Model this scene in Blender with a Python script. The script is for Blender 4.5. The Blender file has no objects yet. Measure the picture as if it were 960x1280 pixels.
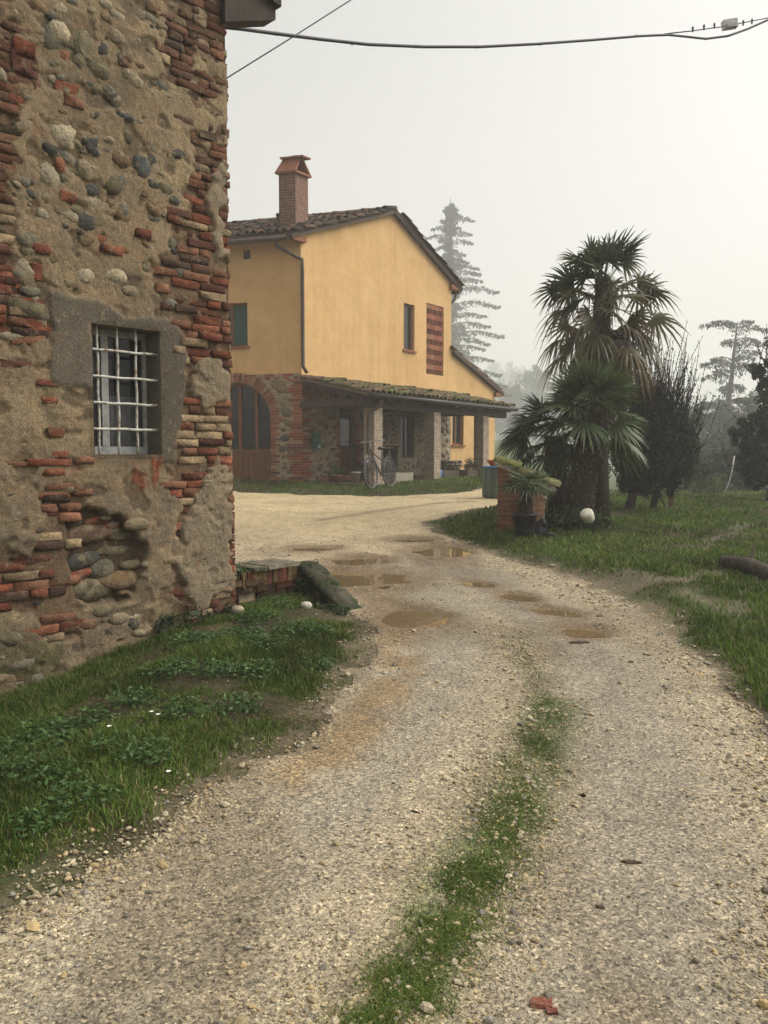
FOG = .0031
EXPO = 0.65
import bpy, math, random
import numpy as np
from mathutils import Vector, Matrix

rng = np.random.default_rng(11)
random.seed(11)
scn = bpy.context.scene
COL = scn.collection
R_ = math.radians

# ------------------------------------------------------------------ camera geometry
FPX = 1000.0                       # focal length for a picture 1280 high
PITCH = math.atan(70 / FPX)
CAM = np.array([0.0, 0.0, 1.6])
SL = 0.0533                        # the track climbs about 5 %

def ray(u, v):
    a, b = (u - 480) / FPX, (640 - v) / FPX
    cp, sp = math.cos(PITCH), math.sin(PITCH)
    return np.array([a, cp + b * sp, -sp + b * cp])

def at(u, v, Y):
    r = ray(u, v)
    return CAM + r * (Y / r[1])

def on_plane(u, v, p0, n):
    r = ray(u, v)
    t = np.dot(np.asarray(p0) - CAM, n) / np.dot(r, n)
    return CAM + r * t

def on_ground(u, v):
    r = ray(u, v)
    t = (CAM[2] + SL * 2.25) / (SL * r[1] - r[2])
    return CAM + r * t

def project(P):
    P = np.asarray(P, float)
    d = P - CAM
    cp, sp = math.cos(PITCH), math.sin(PITCH)
    f = d[..., 1] * cp - d[..., 2] * sp
    up = d[..., 1] * sp + d[..., 2] * cp
    f = np.where(f < .05, .05, f)
    return 480 + FPX * d[..., 0] / f, 640 - FPX * up / f

# ------------------------------------------------------------------ numpy noise
def _h(ix, iy, seed):
    n = (ix.astype(np.int64) * 374761393 + iy.astype(np.int64) * 668265263 + seed * 144665) & 0x7fffffff
    n = ((n ^ (n >> 13)) * 1274126177) & 0x7fffffff
    return ((n ^ (n >> 16)) & 0xffff) / 65535.0

def vnoise(x, y, seed=0):
    x = np.asarray(x, float); y = np.asarray(y, float)
    ix, iy = np.floor(x), np.floor(y)
    fx, fy = x - ix, y - iy
    fx = fx * fx * (3 - 2 * fx); fy = fy * fy * (3 - 2 * fy)
    a, b = _h(ix, iy, seed), _h(ix + 1, iy, seed)
    c, d = _h(ix, iy + 1, seed), _h(ix + 1, iy + 1, seed)
    return (a * (1 - fx) + b * fx) * (1 - fy) + (c * (1 - fx) + d * fx) * fy

def fbm(x, y, octv=4, seed=0):
    s, amp, tot, f = 0, 1.0, 0, 1.0
    for i in range(octv):
        s = s + amp * vnoise(np.asarray(x) * f, np.asarray(y) * f, seed + i * 17)
        tot += amp; amp *= .5; f *= 2.03
    return s / tot            # 0..1

def sst(a, b, x):
    t = np.clip((np.asarray(x, float) - a) / (b - a), 0, 1)
    return t * t * (3 - 2 * t)

def in_poly(x, y, poly):
    x = np.asarray(x, float); y = np.asarray(y, float)
    ins = np.zeros(np.broadcast(x, y).shape, bool)
    n = len(poly)
    for i in range(n):
        x1, y1 = poly[i]; x2, y2 = poly[(i + 1) % n]
        if y1 == y2: continue
        c = ((y1 > y) != (y2 > y)) & (x < (x2 - x1) * (y - y1) / (y2 - y1) + x1)
        ins ^= c
    return ins

def nrm(v):
    v = np.asarray(v, float)
    return v / max(1e-9, np.linalg.norm(v))

# ------------------------------------------------------------------ objects
def thing(name, label, cat, loc=(0, 0, 0), group=None):
    o = bpy.data.objects.new(name, None)
    COL.objects.link(o)
    o.location = Vector([float(c) for c in loc])
    o.empty_display_size = .1
    o['label'] = label; o['category'] = cat
    if group: o['group'] = group
    return o

def tag(o, label=None, cat=None, group=None, kind=None):
    if label: o['label'] = label
    if cat: o['category'] = cat
    if group: o['group'] = group
    if kind: o['kind'] = kind
    return o

def link(name, me, parent=None):
    o = bpy.data.objects.new(name, me)
    COL.objects.link(o)
    if parent is not None:
        o.parent = parent
        base = parent
        off = Matrix.Identity(4)
        while base is not None:
            off = Matrix.Translation(base.location) @ off if base.type == 'EMPTY' else off
            base = base.parent
        o.matrix_parent_inverse = off.inverted() if parent.type == 'EMPTY' else Matrix.Identity(4)
    return o

def copy_tree(o, label=None):
    c = o.copy(); COL.objects.link(c)
    if label: c['label'] = label
    for ch in o.children:
        k = ch.copy(); COL.objects.link(k); k.parent = c
        for g in ch.children:
            q = g.copy(); COL.objects.link(q); q.parent = k
    return c

class MB:
    """collects shapes in world coordinates and links them as ONE mesh"""
    def __init__(s):
        s.v = []; s.f = []; s.m = []; s.c = []; s.n = 0; s.mi = 0; s.col = (1, 1, 1); s.sm = []
        s.smooth = False
    def add(s, V, F, col=None, smooth=None):
        V = np.asarray(V, float)
        s.v.append(V)
        for f in F:
            s.f.append([i + s.n for i in f]); s.m.append(s.mi)
            s.sm.append(s.smooth if smooth is None else smooth)
        c = s.col if col is None else col
        c = np.asarray(c, float)
        s.c.append(np.tile(c, (len(V), 1)) if c.ndim == 1 else c)
        s.n += len(V)
    def box(s, c, size, ax=None, col=None, jit=0, flat=1.0):
        """c centre, size full sizes, ax 3 axes as rows"""
        ax = np.eye(3) if ax is None else np.asarray(ax, float)
        h = np.asarray(size, float) / 2
        S = np.array([[-1,-1,-1],[1,-1,-1],[1,1,-1],[-1,1,-1],[-1,-1,1],[1,-1,1],[1,1,1],[-1,1,1]], float)
        if jit: S = S + rng.uniform(-jit, jit, S.shape) * np.array([1, 1, flat])
        V = np.asarray(c, float) + (S * h) @ ax
        s.add(V, [(0,3,2,1),(4,5,6,7),(0,1,5,4),(1,2,6,5),(2,3,7,6),(3,0,4,7)], col)
    def beam(s, a, b, w, h, col=None, up=(0,0,1)):
        a = np.asarray(a, float); b = np.asarray(b, float)
        d = b - a; L = np.linalg.norm(d); d = d / L
        sd = np.cross(d, up)
        sd = nrm(sd) if np.linalg.norm(sd) > 1e-6 else np.array([1., 0, 0])
        u = np.cross(sd, d)
        s.box((a + b) / 2, (L, w, h), [d, sd, u], col)
    def worn(s, c, size, ax, col=None, rough=.12):
        """a weathered brick: box with eaten corners"""
        V0, F0 = ICO
        e = rng.uniform(.10, .24)
        V = np.sign(V0) * np.abs(V0) ** e
        V = V * (1 + rng.normal(0, rough*.45, (len(V), 1))) + rng.normal(0, rough*.3, V.shape) * np.array([1, 1, .25])
        s.add(np.asarray(c, float) + (V * np.asarray(size, float) / 2 * np.array([1.04, 1.06, 1.0])) @ np.asarray(ax), F0, col, smooth=True)
    def quad(s, *p, col=None):
        s.add(np.array(p, float), [tuple(range(len(p)))], col)
    def tube(s, path, rad, n=8, col=None, caps=True):
        P = np.asarray(path, float); k = len(P)
        r = np.full(k, rad, float) if np.isscalar(rad) else np.asarray(rad, float)
        T = np.gradient(P, axis=0)
        T /= np.maximum(1e-9, np.linalg.norm(T, axis=1))[:, None]
        ref = np.array([0, 0, 1.]) if abs(T[0][2]) < .9 else np.array([1., 0, 0])
        a = nrm(np.cross(T[0], ref))
        V = []
        ang = np.arange(n) * 2 * math.pi / n
        for i in range(k):
            a = a - T[i] * np.dot(a, T[i]); a = nrm(a)
            b = np.cross(T[i], a)
            V.append(P[i] + r[i] * (np.cos(ang)[:, None] * a + np.sin(ang)[:, None] * b))
        F = []
        for i in range(k - 1):
            for j in range(n):
                j2 = (j + 1) % n
                F.append((i*n+j, i*n+j2, (i+1)*n+j2, (i+1)*n+j))
        if caps:
            F.append(tuple(range(n - 1, -1, -1))); F.append(tuple((k-1)*n + j for j in range(n)))
        s.add(np.concatenate(V), F, col, smooth=True)
    def ring(s, c, axis, R, r, n=24, m=6, col=None):
        axis = nrm(axis); ref = np.array([0,0,1.]) if abs(axis[2]) < .9 else np.array([1.,0,0])
        a = nrm(np.cross(axis, ref)); b = np.cross(axis, a)
        V = []; F = []
        for i in range(n):
            t = 2*math.pi*i/n; d = a*math.cos(t)+b*math.sin(t)
            for j in range(m):
                q = 2*math.pi*j/m
                V.append(np.asarray(c) + d*(R + r*math.cos(q)) + axis*(r*math.sin(q)))
        for i in range(n):
            for j in range(m):
                F.append((i*m+j, ((i+1)%n)*m+j, ((i+1)%n)*m+(j+1)%m, i*m+(j+1)%m))
        s.add(V, F, col, smooth=True)
    def lathe(s, c, prof, n=20, ax=None, col=None, closed=False):
        """prof list of (r, h) along axis rows ax[2]"""
        ax = np.eye(3) if ax is None else np.asarray(ax, float)
        V = []; F = []
        for r, h in prof:
            for j in range(n):
                t = 2*math.pi*j/n
                V.append(np.asarray(c) + ax[0]*r*math.cos(t) + ax[1]*r*math.sin(t) + ax[2]*h)
        for i in range(len(prof)-1):
            for j in range(n):
                F.append((i*n+j, i*n+(j+1)%n, (i+1)*n+(j+1)%n, (i+1)*n+j))
        F.append(tuple(range(n-1, -1, -1)))
        if closed: F.append(tuple((len(prof)-1)*n+j for j in range(n)))
        s.add(V, F, col, smooth=True)
    def prism(s, poly, d, col=None):
        """poly: list of 3d points, extruded by vector d"""
        P = np.asarray(poly, float); k = len(P)
        V = np.concatenate([P, P + np.asarray(d, float)])
        F = [tuple(range(k-1, -1, -1)), tuple(range(k, 2*k))]
        for i in range(k): F.append((i, (i+1) % k, (i+1) % k + k, i + k))
        s.add(V, F, col)
    def stone(s, c, rad, ax=None, col=None, rough=.18, seed=None):
        V0, F0 = ICO
        ax = np.eye(3) if ax is None else np.asarray(ax, float)
        sd = rng.integers(0, 9999)
        d = 1 + rough * 2 * (vnoise(V0[:,0]*1.6+sd, V0[:,1]*1.6+V0[:,2]*1.3, int(sd)) - .5)
        V = np.asarray(c, float) + ((V0 * d[:, None]) * np.asarray(rad, float)) @ ax
        s.add(V, F0, col, smooth=True)
    def build(s, name, mats, parent=None):
        if not s.v: return None
        V = np.concatenate(s.v); C = np.concatenate(s.c)
        me = mesh_from(name, V, s.f, mats, C, np.array(s.sm), np.array(s.m))
        return link(name, me, parent)

def mesh_from(name, V, F, mats, C=None, sm=None, mi=None):
    me = bpy.data.meshes.new(name)
    if isinstance(F, np.ndarray):
        nf, k = F.shape
        lt = np.full(nf, k, np.int32); flat = F.astype(np.int32).ravel()
    else:
        nf = len(F); lt = np.array([len(f) for f in F], np.int32)
        flat = np.array([i for f in F for i in f], np.int32)
    ls = np.concatenate([[0], np.cumsum(lt)[:-1]]).astype(np.int32)
    me.vertices.add(len(V)); me.vertices.foreach_set('co', np.ascontiguousarray(V, np.float32).ravel())
    me.loops.add(len(flat)); me.loops.foreach_set('vertex_index', flat)
    me.polygons.add(nf); me.polygons.foreach_set('loop_start', ls)
    me.polygons.foreach_set('loop_total', lt)
    if sm is not None:
        me.polygons.foreach_set('use_smooth', np.broadcast_to(np.asarray(sm, bool), (nf,)).copy())
    if mi is not None: me.polygons.foreach_set('material_index', mi.astype(np.int32))
    for m in (mats if isinstance(mats, (list, tuple)) else [mats]): me.materials.append(m)
    me.update(calc_edges=True)
    # face-projected uv in metres (u along the wall, v up)
    if nf < 60000:
        nr = np.empty(nf * 3, np.float32); me.polygons.foreach_get('normal', nr); nr = nr.reshape(-1, 3)
        fn = np.repeat(nr, lt, axis=0); P = V[flat]
        t = np.stack([-fn[:, 1], fn[:, 0]], 1); L = np.maximum(1e-6, np.linalg.norm(t, axis=1))
        t = t / L[:, None]
        uu = P[:, 0] * t[:, 0] + P[:, 1] * t[:, 1]; vv = P[:, 2].copy()
        fl = np.abs(fn[:, 2]) > .8
        uu[fl] = P[fl, 0]; vv[fl] = P[fl, 1]
        uv = me.uv_layers.new(name='UVMap')
        uv.data.foreach_set('uv', np.stack([uu, vv], 1).astype(np.float32).ravel())
    if C is not None:
        a = me.attributes.new('tint', 'FLOAT_COLOR', 'POINT')
        C4 = np.ones((len(V), 4), np.float32); C4[:, :3] = C
        a.data.foreach_set('color', C4.ravel())
    me.validate(verbose=False)
    return me

def _ico():
    t = (1 + 5 ** .5) / 2
    V = [(-1,t,0),(1,t,0),(-1,-t,0),(1,-t,0),(0,-1,t),(0,1,t),(0,-1,-t),(0,1,-t),(t,0,-1),(t,0,1),(-t,0,-1),(-t,0,1)]
    V = [nrm(v) for v in V]
    F = [(0,11,5),(0,5,1),(0,1,7),(0,7,10),(0,10,11),(1,5,9),(5,11,4),(11,10,2),(10,7,6),(7,1,8),(3,9,4),(3,4,2),(3,2,6),(3,6,8),(3,8,9),(4,9,5),(2,4,11),(6,2,10),(8,6,7),(9,8,1)]
    base = (np.array(V), F)
    def sub(V, F):
        V = list(V); cache = {}; out = []
        def mid(a, b):
            k = (min(a,b), max(a,b))
            if k not in cache:
                cache[k] = len(V); V.append(nrm((V[a] + V[b]) / 2))
            return cache[k]
        for a, b, c in F:
            x, y, z = mid(a,b), mid(b,c), mid(c,a)
            out += [(a,x,z),(b,y,x),(c,z,y),(x,y,z)]
        return np.array(V), out
    return base, sub(*base)
ICO0, ICO = _ico()
ICO0F = np.array(ICO0[1])
ICO2F = None

# ------------------------------------------------------------------ materials
def newmat(name):
    m = bpy.data.materials.new(name); m.use_nodes = True
    nt = m.node_tree
    b = nt.nodes['Principled BSDF']
    return m, nt, b

def N(nt, typ, **kw):
    n = nt.nodes.new(typ)
    for k, v in kw.items():
        if k in n.inputs.keys() if hasattr(n.inputs, 'keys') else False: n.inputs[k].default_value = v
        else: setattr(n, k, v)
    return n

def noise_tex(nt, vec, scale, detail=5, rough=.6):
    n = nt.nodes.new('ShaderNodeTexNoise')
    n.inputs['Scale'].default_value = scale; n.inputs['Detail'].default_value = detail
    n.inputs['Roughness'].default_value = rough
    nt.links.new(vec, n.inputs['Vector'])
    return n.outputs['Fac']

def ramp(nt, fac, stops):
    r = nt.nodes.new('ShaderNodeValToRGB')
    e = r.color_ramp.elements
    while len(e) < len(stops): e.new(.5)
    for i, (p, c) in enumerate(stops):
        e[i].position = p; e[i].color = (c[0], c[1], c[2], 1) if not np.isscalar(c) else (c, c, c, 1)
    nt.links.new(fac, r.inputs['Fac'])
    return r.outputs['Color']

def mixc(nt, fac, a, b, mode='MIX'):
    m = nt.nodes.new('ShaderNodeMix'); m.data_type = 'RGBA'; m.blend_type = mode
    for sock, v in ((m.inputs[0], fac), (m.inputs[6], a), (m.inputs[7], b)):
        if hasattr(v, 'links') or hasattr(v, 'is_linked'): nt.links.new(v, sock)
        elif np.isscalar(v): sock.default_value = v
        else: sock.default_value = (v[0], v[1], v[2], 1)
    return m.outputs[2]

def bump(nt, bsdf, hts, dist=.01):
    """hts list of (socket, strength)"""
    prev = None
    for h, s in hts:
        b = nt.nodes.new('ShaderNodeBump'); b.inputs['Strength'].default_value = s
        b.inputs['Distance'].default_value = dist
        nt.links.new(h, b.inputs['Height'])
        if prev is not None: nt.links.new(prev, b.inputs['Normal'])
        prev = b.outputs['Normal']
    nt.links.new(prev, bsdf.inputs['Normal'])

def vec(nt, kind='Object'):
    t = nt.nodes.new('ShaderNodeTexCoord'); return t.outputs[kind]

def surf(name, stops, scale=6, rough=.85, bs=.4, bscale=60, tint=False, spec=.25, metal=0, dist=.01, fine=(.75, 1.2), fscale=None):
    """noise-mottled surface; tint multiplies by the mesh's own colour attribute"""
    m, nt, b = newmat(name)
    v = vec(nt)
    n1 = noise_tex(nt, v, scale)
    c = ramp(nt, n1, stops)
    n2 = noise_tex(nt, v, fscale or bscale * .6, 4, .7)
    c = mixc(nt, 1.0, c, ramp(nt, n2, [(.3, fine[0]), (.7, fine[1])]), 'MULTIPLY')
    if tint:
        a = nt.nodes.new('ShaderNodeAttribute'); a.attribute_name = 'tint'
        c = mixc(nt, 1.0, c, a.outputs['Color'], 'MULTIPLY')
    nt.links.new(c, b.inputs['Base Color'])
    b.inputs['Roughness'].default_value = rough; b.inputs['Specular IOR Level'].default_value = spec
    b.inputs['Metallic'].default_value = metal
    if bs: bump(nt, b, [(noise_tex(nt, v, bscale, 6, .65), bs)], dist)
    return m

def leafmat(name, rough=.55, trans=.25, spec=.3):
    m, nt, b = newmat(name)
    a = nt.nodes.new('ShaderNodeAttribute'); a.attribute_name = 'tint'
    nt.links.new(a.outputs['Color'], b.inputs['Base Color'])
    b.inputs['Roughness'].default_value = rough; b.inputs['Specular IOR Level'].default_value = spec
    if trans:
        t = nt.nodes.new('ShaderNodeBsdfTranslucent'); nt.links.new(a.outputs['Color'], t.inputs['Color'])
        mx = nt.nodes.new('ShaderNodeMixShader'); mx.inputs[0].default_value = trans
        nt.links.new(b.outputs[0], mx.inputs[1]); nt.links.new(t.outputs[0], mx.inputs[2])
        nt.links.new(mx.outputs[0], nt.nodes['Material Output'].inputs['Surface'])
    return m

def brickmat(name, c1, c2, mortar, bw=.25, rh=.068, ms=.009, dark=.55, bs=.6):
    m, nt, b = newmat(name)
    uv = vec(nt, 'UV'); v = vec(nt)
    # wobble the courses a little
    nz = nt.nodes.new('ShaderNodeTexNoise'); nz.inputs['Scale'].default_value = 6; nt.links.new(v, nz.inputs['Vector'])
    ad = nt.nodes.new('ShaderNodeVectorMath'); ad.operation = 'MULTIPLY_ADD'
    nt.links.new(nz.outputs['Color'], ad.inputs[0]); ad.inputs[1].default_value = (.03, .022, 0); nt.links.new(uv, ad.inputs[2])
    t = nt.nodes.new('ShaderNodeTexBrick')
    nt.links.new(ad.outputs[0], t.inputs['Vector'])
    t.inputs['Scale'].default_value = 1; t.inputs['Brick Width'].default_value = bw; t.inputs['Row Height'].default_value = rh
    t.inputs['Mortar Size'].default_value = ms; t.inputs['Mortar Smooth'].default_value = .3; t.inputs['Bias'].default_value = 0
    t.inputs['Color1'].default_value = (*c1, 1); t.inputs['Color2'].default_value = (*c2, 1); t.inputs['Mortar'].default_value = (*mortar, 1)
    c = mixc(nt, 1.0, t.outputs['Color'], ramp(nt, noise_tex(nt, v, 9, 6, .7), [(.3, dark), (.7, 1.25)]), 'MULTIPLY')
    nt.links.new(c, b.inputs['Base Color']); b.inputs['Roughness'].default_value = .9
    inv = nt.nodes.new('ShaderNodeInvert'); nt.links.new(t.outputs['Fac'], inv.inputs['Color'])
    bump(nt, b, [(inv.outputs[0], bs), (noise_tex(nt, v, 70, 5), .3)], .012)
    return m

M = {}
M['old_wall'] = surf('old_plaster', [(.3, (.82,)*3), (.5, (1,)*3), (.7, (1.12, 1.1, 1.02))], 5, .95, .9, 75, True, .1, dist=.012, fine=(.62, 1.25), fscale=55)
M['old_brick'] = surf('old_brick', [(.3, (.7,)*3), (.55, (1,)*3), (.75, (1.2, 1.15, 1.08))], 14, .95, .9, 60, True, .08, dist=.016, fine=(.55, 1.3), fscale=60)
def smear(m, col, scale, lo, hi, amt):
    nt = m.node_tree; b = nt.nodes['Principled BSDF']
    src = b.inputs['Base Color'].links[0].from_socket
    v = vec(nt)
    f = ramp(nt, noise_tex(nt, v, scale, 6, .7), [(lo, 0.0), (hi, amt)])
    nt.links.new(mixc(nt, f, src, col), b.inputs['Base Color'])
M['old_stone'] = surf('field_stone', [(.3, (.6,)*3), (.5, (1,)*3), (.72, (1.3, 1.25, 1.12))], 16, .9, .9, 45, True, .15, dist=.016, fine=(.6, 1.25), fscale=70)
M['wall_stone'] = surf('wall_stone', [(.3, (.6,)*3), (.5, (1,)*3), (.72, (1.3, 1.25, 1.12))], 16, .9, .9, 45, True, .15, dist=.016, fine=(.6, 1.25), fscale=70)
M['cement'] = surf('cement', [(.3, (.13, .115, .085)), (.7, (.2, .178, .135))], 4, .95, .4, 50, False, .1)
M['ochre'] = surf('ochre_plaster', [(.28, (.60, .37, .16)), (.5, (.655, .42, .19)), (.72, (.69, .46, .22))], 1.3, .92, .25, 30, False, .1, fine=(.93, 1.06), fscale=5)
M['brick'] = brickmat('brickwork', (.25, .105, .06), (.19, .085, .052), (.26, .21, .155))
M['brick_pale'] = brickmat('pale_brickwork', (.37, .285, .2), (.30, .215, .15), (.37, .335, .265), bw=.3, rh=.075, bs=.4)
M['brick_light'] = brickmat('light_brickwork', (.58, .30, .175), (.50, .24, .14), (.52, .43, .32), bw=.24, rh=.07)
M['brick_old'] = brickmat('mossy_brickwork', (.31, .115, .06), (.22, .10, .05), (.24, .2, .13), dark=.45)
M['terracotta'] = surf('terracotta', [(.3, (.22, .085, .045)), (.7, (.33, .14, .07))], 12, .85, .3, 60)
M['tinted_brick'] = surf('brick_pieces', [(.3, (.8,)*3), (.7, (1.15,)*3)], 12, .92, .4, 60, True, .1)
M['mortar'] = surf('lime_mortar', [(.3, (.26, .2, .13)), (.7, (.38, .31, .21))], 7, .95, .8, 30, False, .1)
M['tile'] = surf('roof_tile', [(.3, (.75,)*3), (.7, (1.2,)*3)], 10, .9, .5, 40, True, .15, fine=(.6, 1.3), fscale=18)
M['wood_brown'] = surf('stained_wood', [(.3, (.15, .06, .021)), (.7, (.21, .088, .034))], 9, .6, .2, 60)
M['wood_dark'] = surf('dark_timber', [(.3, (.035, .024, .017)), (.7, (.065, .045, .03))], 9, .8, .4, 40)
M['wood_grey'] = surf('grey_timber', [(.3, (.13, .105, .075)), (.7, (.22, .18, .13))], 9, .85, .4, 40)
M['metal_dark'] = surf('dark_metal', [(.3, (.03, .026, .022)), (.7, (.05, .042, .034))], 9, .45, .1, 60, metal=.3)
M['copper'] = surf('weathered_gutter', [(.3, (.055, .04, .03)), (.7, (.09, .066, .045))], 9, .5, .1, 60, metal=.2)
M['bar_white'] = surf('chipped_white_paint', [(.42, (.5, .5, .46)), (.6, (.52, .5, .42)), (.7, (.30, .17, .07))], 16, .55, .3, 60)
M['white_frame'] = surf('white_frame', [(.3, (.42, .42, .4)), (.7, (.55, .55, .52))], 6, .6, .1, 30)
M['curtain'] = surf('net_curtain', [(.3, (.5, .5, .5)), (.7, (.65, .65, .64))], 4, .9, .3, 20)
M['black'] = surf('black_plastic', [(.3, (.012, .012, .014)), (.7, (.022, .022, .026))], 9, .5, .1, 60)
M['shade_in'] = surf('interior_shade', [(.3, (.012, .011, .01)), (.7, (.02, .018, .016))], 3, .9, 0, 60)  # near-black colour in place of the shade inside openings
M['green_shutter'] = surf('green_shutter', [(.3, (.028, .085, .062)), (.7, (.04, .11, .08))], 6, .6, .1, 40)
M['slab_dark'] = surf('mossy_capping', [(.32, (.04, .05, .02)), (.5, (.12, .105, .07)), (.7, (.19, .17, .125))], 6, .85, .5, 40)
M['soil'] = surf('soil', [(.3, (.045, .032, .02)), (.7, (.09, .066, .042))], 10, .95, .6, 40)
M['bark'] = surf('bark', [(.3, (.035, .028, .02)), (.7, (.085, .068, .05))], 14, .95, .9, 30, dist=.02)
M['palm_bark'] = surf('palm_bark', [(.3, (.7,)*3), (.7, (1.2,)*3)], 14, .95, .6, 60, True, .1)
M['concrete'] = surf('mossy_concrete', [(.35, (.022, .032, .012)), (.52, (.045, .042, .024)), (.7, (.085, .075, .052))], 7, .95, .7, 40)
M['slab'] = surf('grey_stone_slab', [(.3, (.1, .09, .065)), (.7, (.2, .18, .14))], 5, .75, .3, 40)
M['leaf'] = leafmat('leaf')
M['needle'] = leafmat('needle', .8, .1, .1)
M['frond'] = leafmat('palm_frond', .5, .2, .35)
M['grass'] = leafmat('grass_blade', .6, .3, .25)
M['pebble'] = surf('pebble', [(.3, (.8,)*3), (.7, (1.15,)*3)], 40, .8, .4, 150, True, .25)
M['painted'] = surf('painted', [(.3, (.9,)*3), (.7, (1.08,)*3)], 8, .5, .1, 40, True, .4)

def glassmat(name, col, rough=.06):
    m, nt, b = newmat(name)
    v = vec(nt)
    c = ramp(nt, noise_tex(nt, v, 2.5, 3), [(.3, tuple(k * .7 for k in col)), (.7, tuple(k * 1.3 for k in col))])
    nt.links.new(c, b.inputs['Base Color'])
    b.inputs['Roughness'].default_value = rough; b.inputs['Specular IOR Level'].default_value = .5
    return m
M['glass'] = glassmat('window_glass', (.012, .016, .017))

smear(M['old_brick'], (.24, .18, .11), 12, .57, .68, .75)
smear(M['bar_white'], (.16, .07, .03), 22, .52, .62, .9)
smear(M['white_frame'], (.2, .19, .17), 6, .45, .65, .8)
smear(M['old_brick'], (.06, .05, .04), 7, .58, .68, .7)
smear(M['wall_stone'], (.20, .16, .10), 10, .52, .60, .95)
smear(M['old_wall'], (.10, .085, .058), 13, .60, .70, .75)
smear(M['old_wall'], (.36, .30, .19), 22, .58, .68, .55)
smear(M['old_wall'], (.22, .095, .055), 7, .57, .68, .5)
smear(M['ochre'], (.50, .31, .125), .9, .52, .75, .4)
smear(M['ochre'], (.70, .50, .27), 2.2, .60, .75, .3)
smear(M['cement'], (.22, .19, .14), 3, .52, .66, .7)

def streaks(m, col, sx, lo, hi, amt):
    """rain streaks: noise stretched downwards"""
    nt = m.node_tree; b = nt.nodes['Principled BSDF']
    src = b.inputs['Base Color'].links[0].from_socket
    mp = nt.nodes.new('ShaderNodeMapping'); mp.inputs['Scale'].default_value = (sx, sx, sx*.05)
    nt.links.new(vec(nt), mp.inputs['Vector'])
    f = ramp(nt, noise_tex(nt, mp.outputs[0], 1.0, 5, .6), [(lo, 0.0), (hi, amt)])
    nt.links.new(mixc(nt, f, src, col), b.inputs['Base Color'])
streaks(M['ochre'], (.44, .27, .115), 2.6, .52, .75, .5)
streaks(M['cement'], (.07, .065, .05), 9, .55, .72, .7)
streaks(M['old_wall'], (.13, .105, .07), 6, .58, .75, .6)

import bmesh
def merge(dst, *srcs):
    """fold surface pieces (bricks, stones) into the mesh of the wall they sit in"""
    me = dst.data; bm = bmesh.new(); bm.from_mesh(me)
    for o in srcs:
        k = len(me.materials)
        n0 = len(bm.faces)
        bm.from_mesh(o.data); bm.faces.ensure_lookup_table()
        for f in bm.faces[n0:]: f.material_index += k
        for m_ in o.data.materials: me.materials.append(m_)
    bm.to_mesh(me); bm.free()
    for o in srcs:
        d = o.data; bpy.data.objects.remove(o); bpy.data.meshes.remove(d)
    return dst
# ------------------------------------------------------------------ layout anchors
WA = np.array([-2.55, 5.30, 0.0])                     # old building: a point of its front wall
a44 = R_(44)
WD = np.array([math.sin(a44), math.cos(a44), 0])      # along that wall, away from the camera
WN = np.array([WD[1], -WD[0], 0])                     # out of the wall, towards the track
HC = np.array([-1.99, 19.5, 0.0])                     # farmhouse corner
HR = np.array([.6, .8, 0]); HRN = np.array([.8, -.6, 0])
HL = nrm([-.954, .299, 0]); HLN = np.array([-HL[1], HL[0], 0]) * -1
if HLN[1] > 0: HLN = -HLN
ZG = .92                                              # ground at the farmhouse

def W(u, v, off=0.0):
    P = on_plane(u, v, WA + WN * off, WN)
    return np.dot(P - WA, WD), P[2]
def wp(s, z, off=0.0):
    return WA + WD * s + WN * off + np.array([0, 0, z])
S_B = W(289, 500)[0]

# ------------------------------------------------------------------ track outline
edge_left = [(-420, 1500), (0, 1160), (60, 1112), (120, 1072), (185, 1036), (250, 985), (330, 945), (388, 900), (428, 855), (452, 815), (458, 790), (443, 772)]
edge_right = [(622, 634), (575, 640), (532, 652), (570, 672), (612, 690), (650, 702), (700, 716), (770, 742), (812, 768), (850, 796), (905, 850), (960, 908), (1050, 1010), (1250, 1500)]
gl = [on_ground(*p)[:2] for p in edge_left]
gr = [on_ground(*p)[:2] for p in edge_right]
yard = [(-.62, 7.25), (-.85, 7.9), (-1.25, 8.1), (-2.9, 9.3), (-6, 11.9), (-9, 14.9), (-9.5, 20.4), (-7, 19.3), (-4.5, 18.15), (-2.2, 17.2), (-.5, 16.6), (.4, 16.7), (1.6, 17.6), (2.9, 18.9), (3.6, 19.3), (3.9, 18.5), (3.0, 15.9)]
ROAD = [tuple(p) for p in gl] + yard + [tuple(p) for p in gr]

def poly_dist(x, y, poly):
    """signed distance, + inside"""
    x = np.asarray(x, float); y = np.asarray(y, float)
    d = np.full(x.shape, 1e9)
    n = len(poly)
    for i in range(n):
        ax, ay = poly[i]; bx, by = poly[(i+1) % n]
        dx, dy = bx-ax, by-ay
        t = np.clip(((x-ax)*dx + (y-ay)*dy) / max(1e-9, dx*dx+dy*dy), 0, 1)
        d = np.minimum(d, np.hypot(x-ax-t*dx, y-ay-t*dy))
    return np.where(in_poly(x, y, poly), d, -d)

def road_d(x, y):
    w = (fbm(x*1.3, y*1.3, 3, 5) - .5) * .35 + (vnoise(x*7, y*7, 9) - .5) * .12
    return poly_dist(x, y, ROAD) + w

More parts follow.
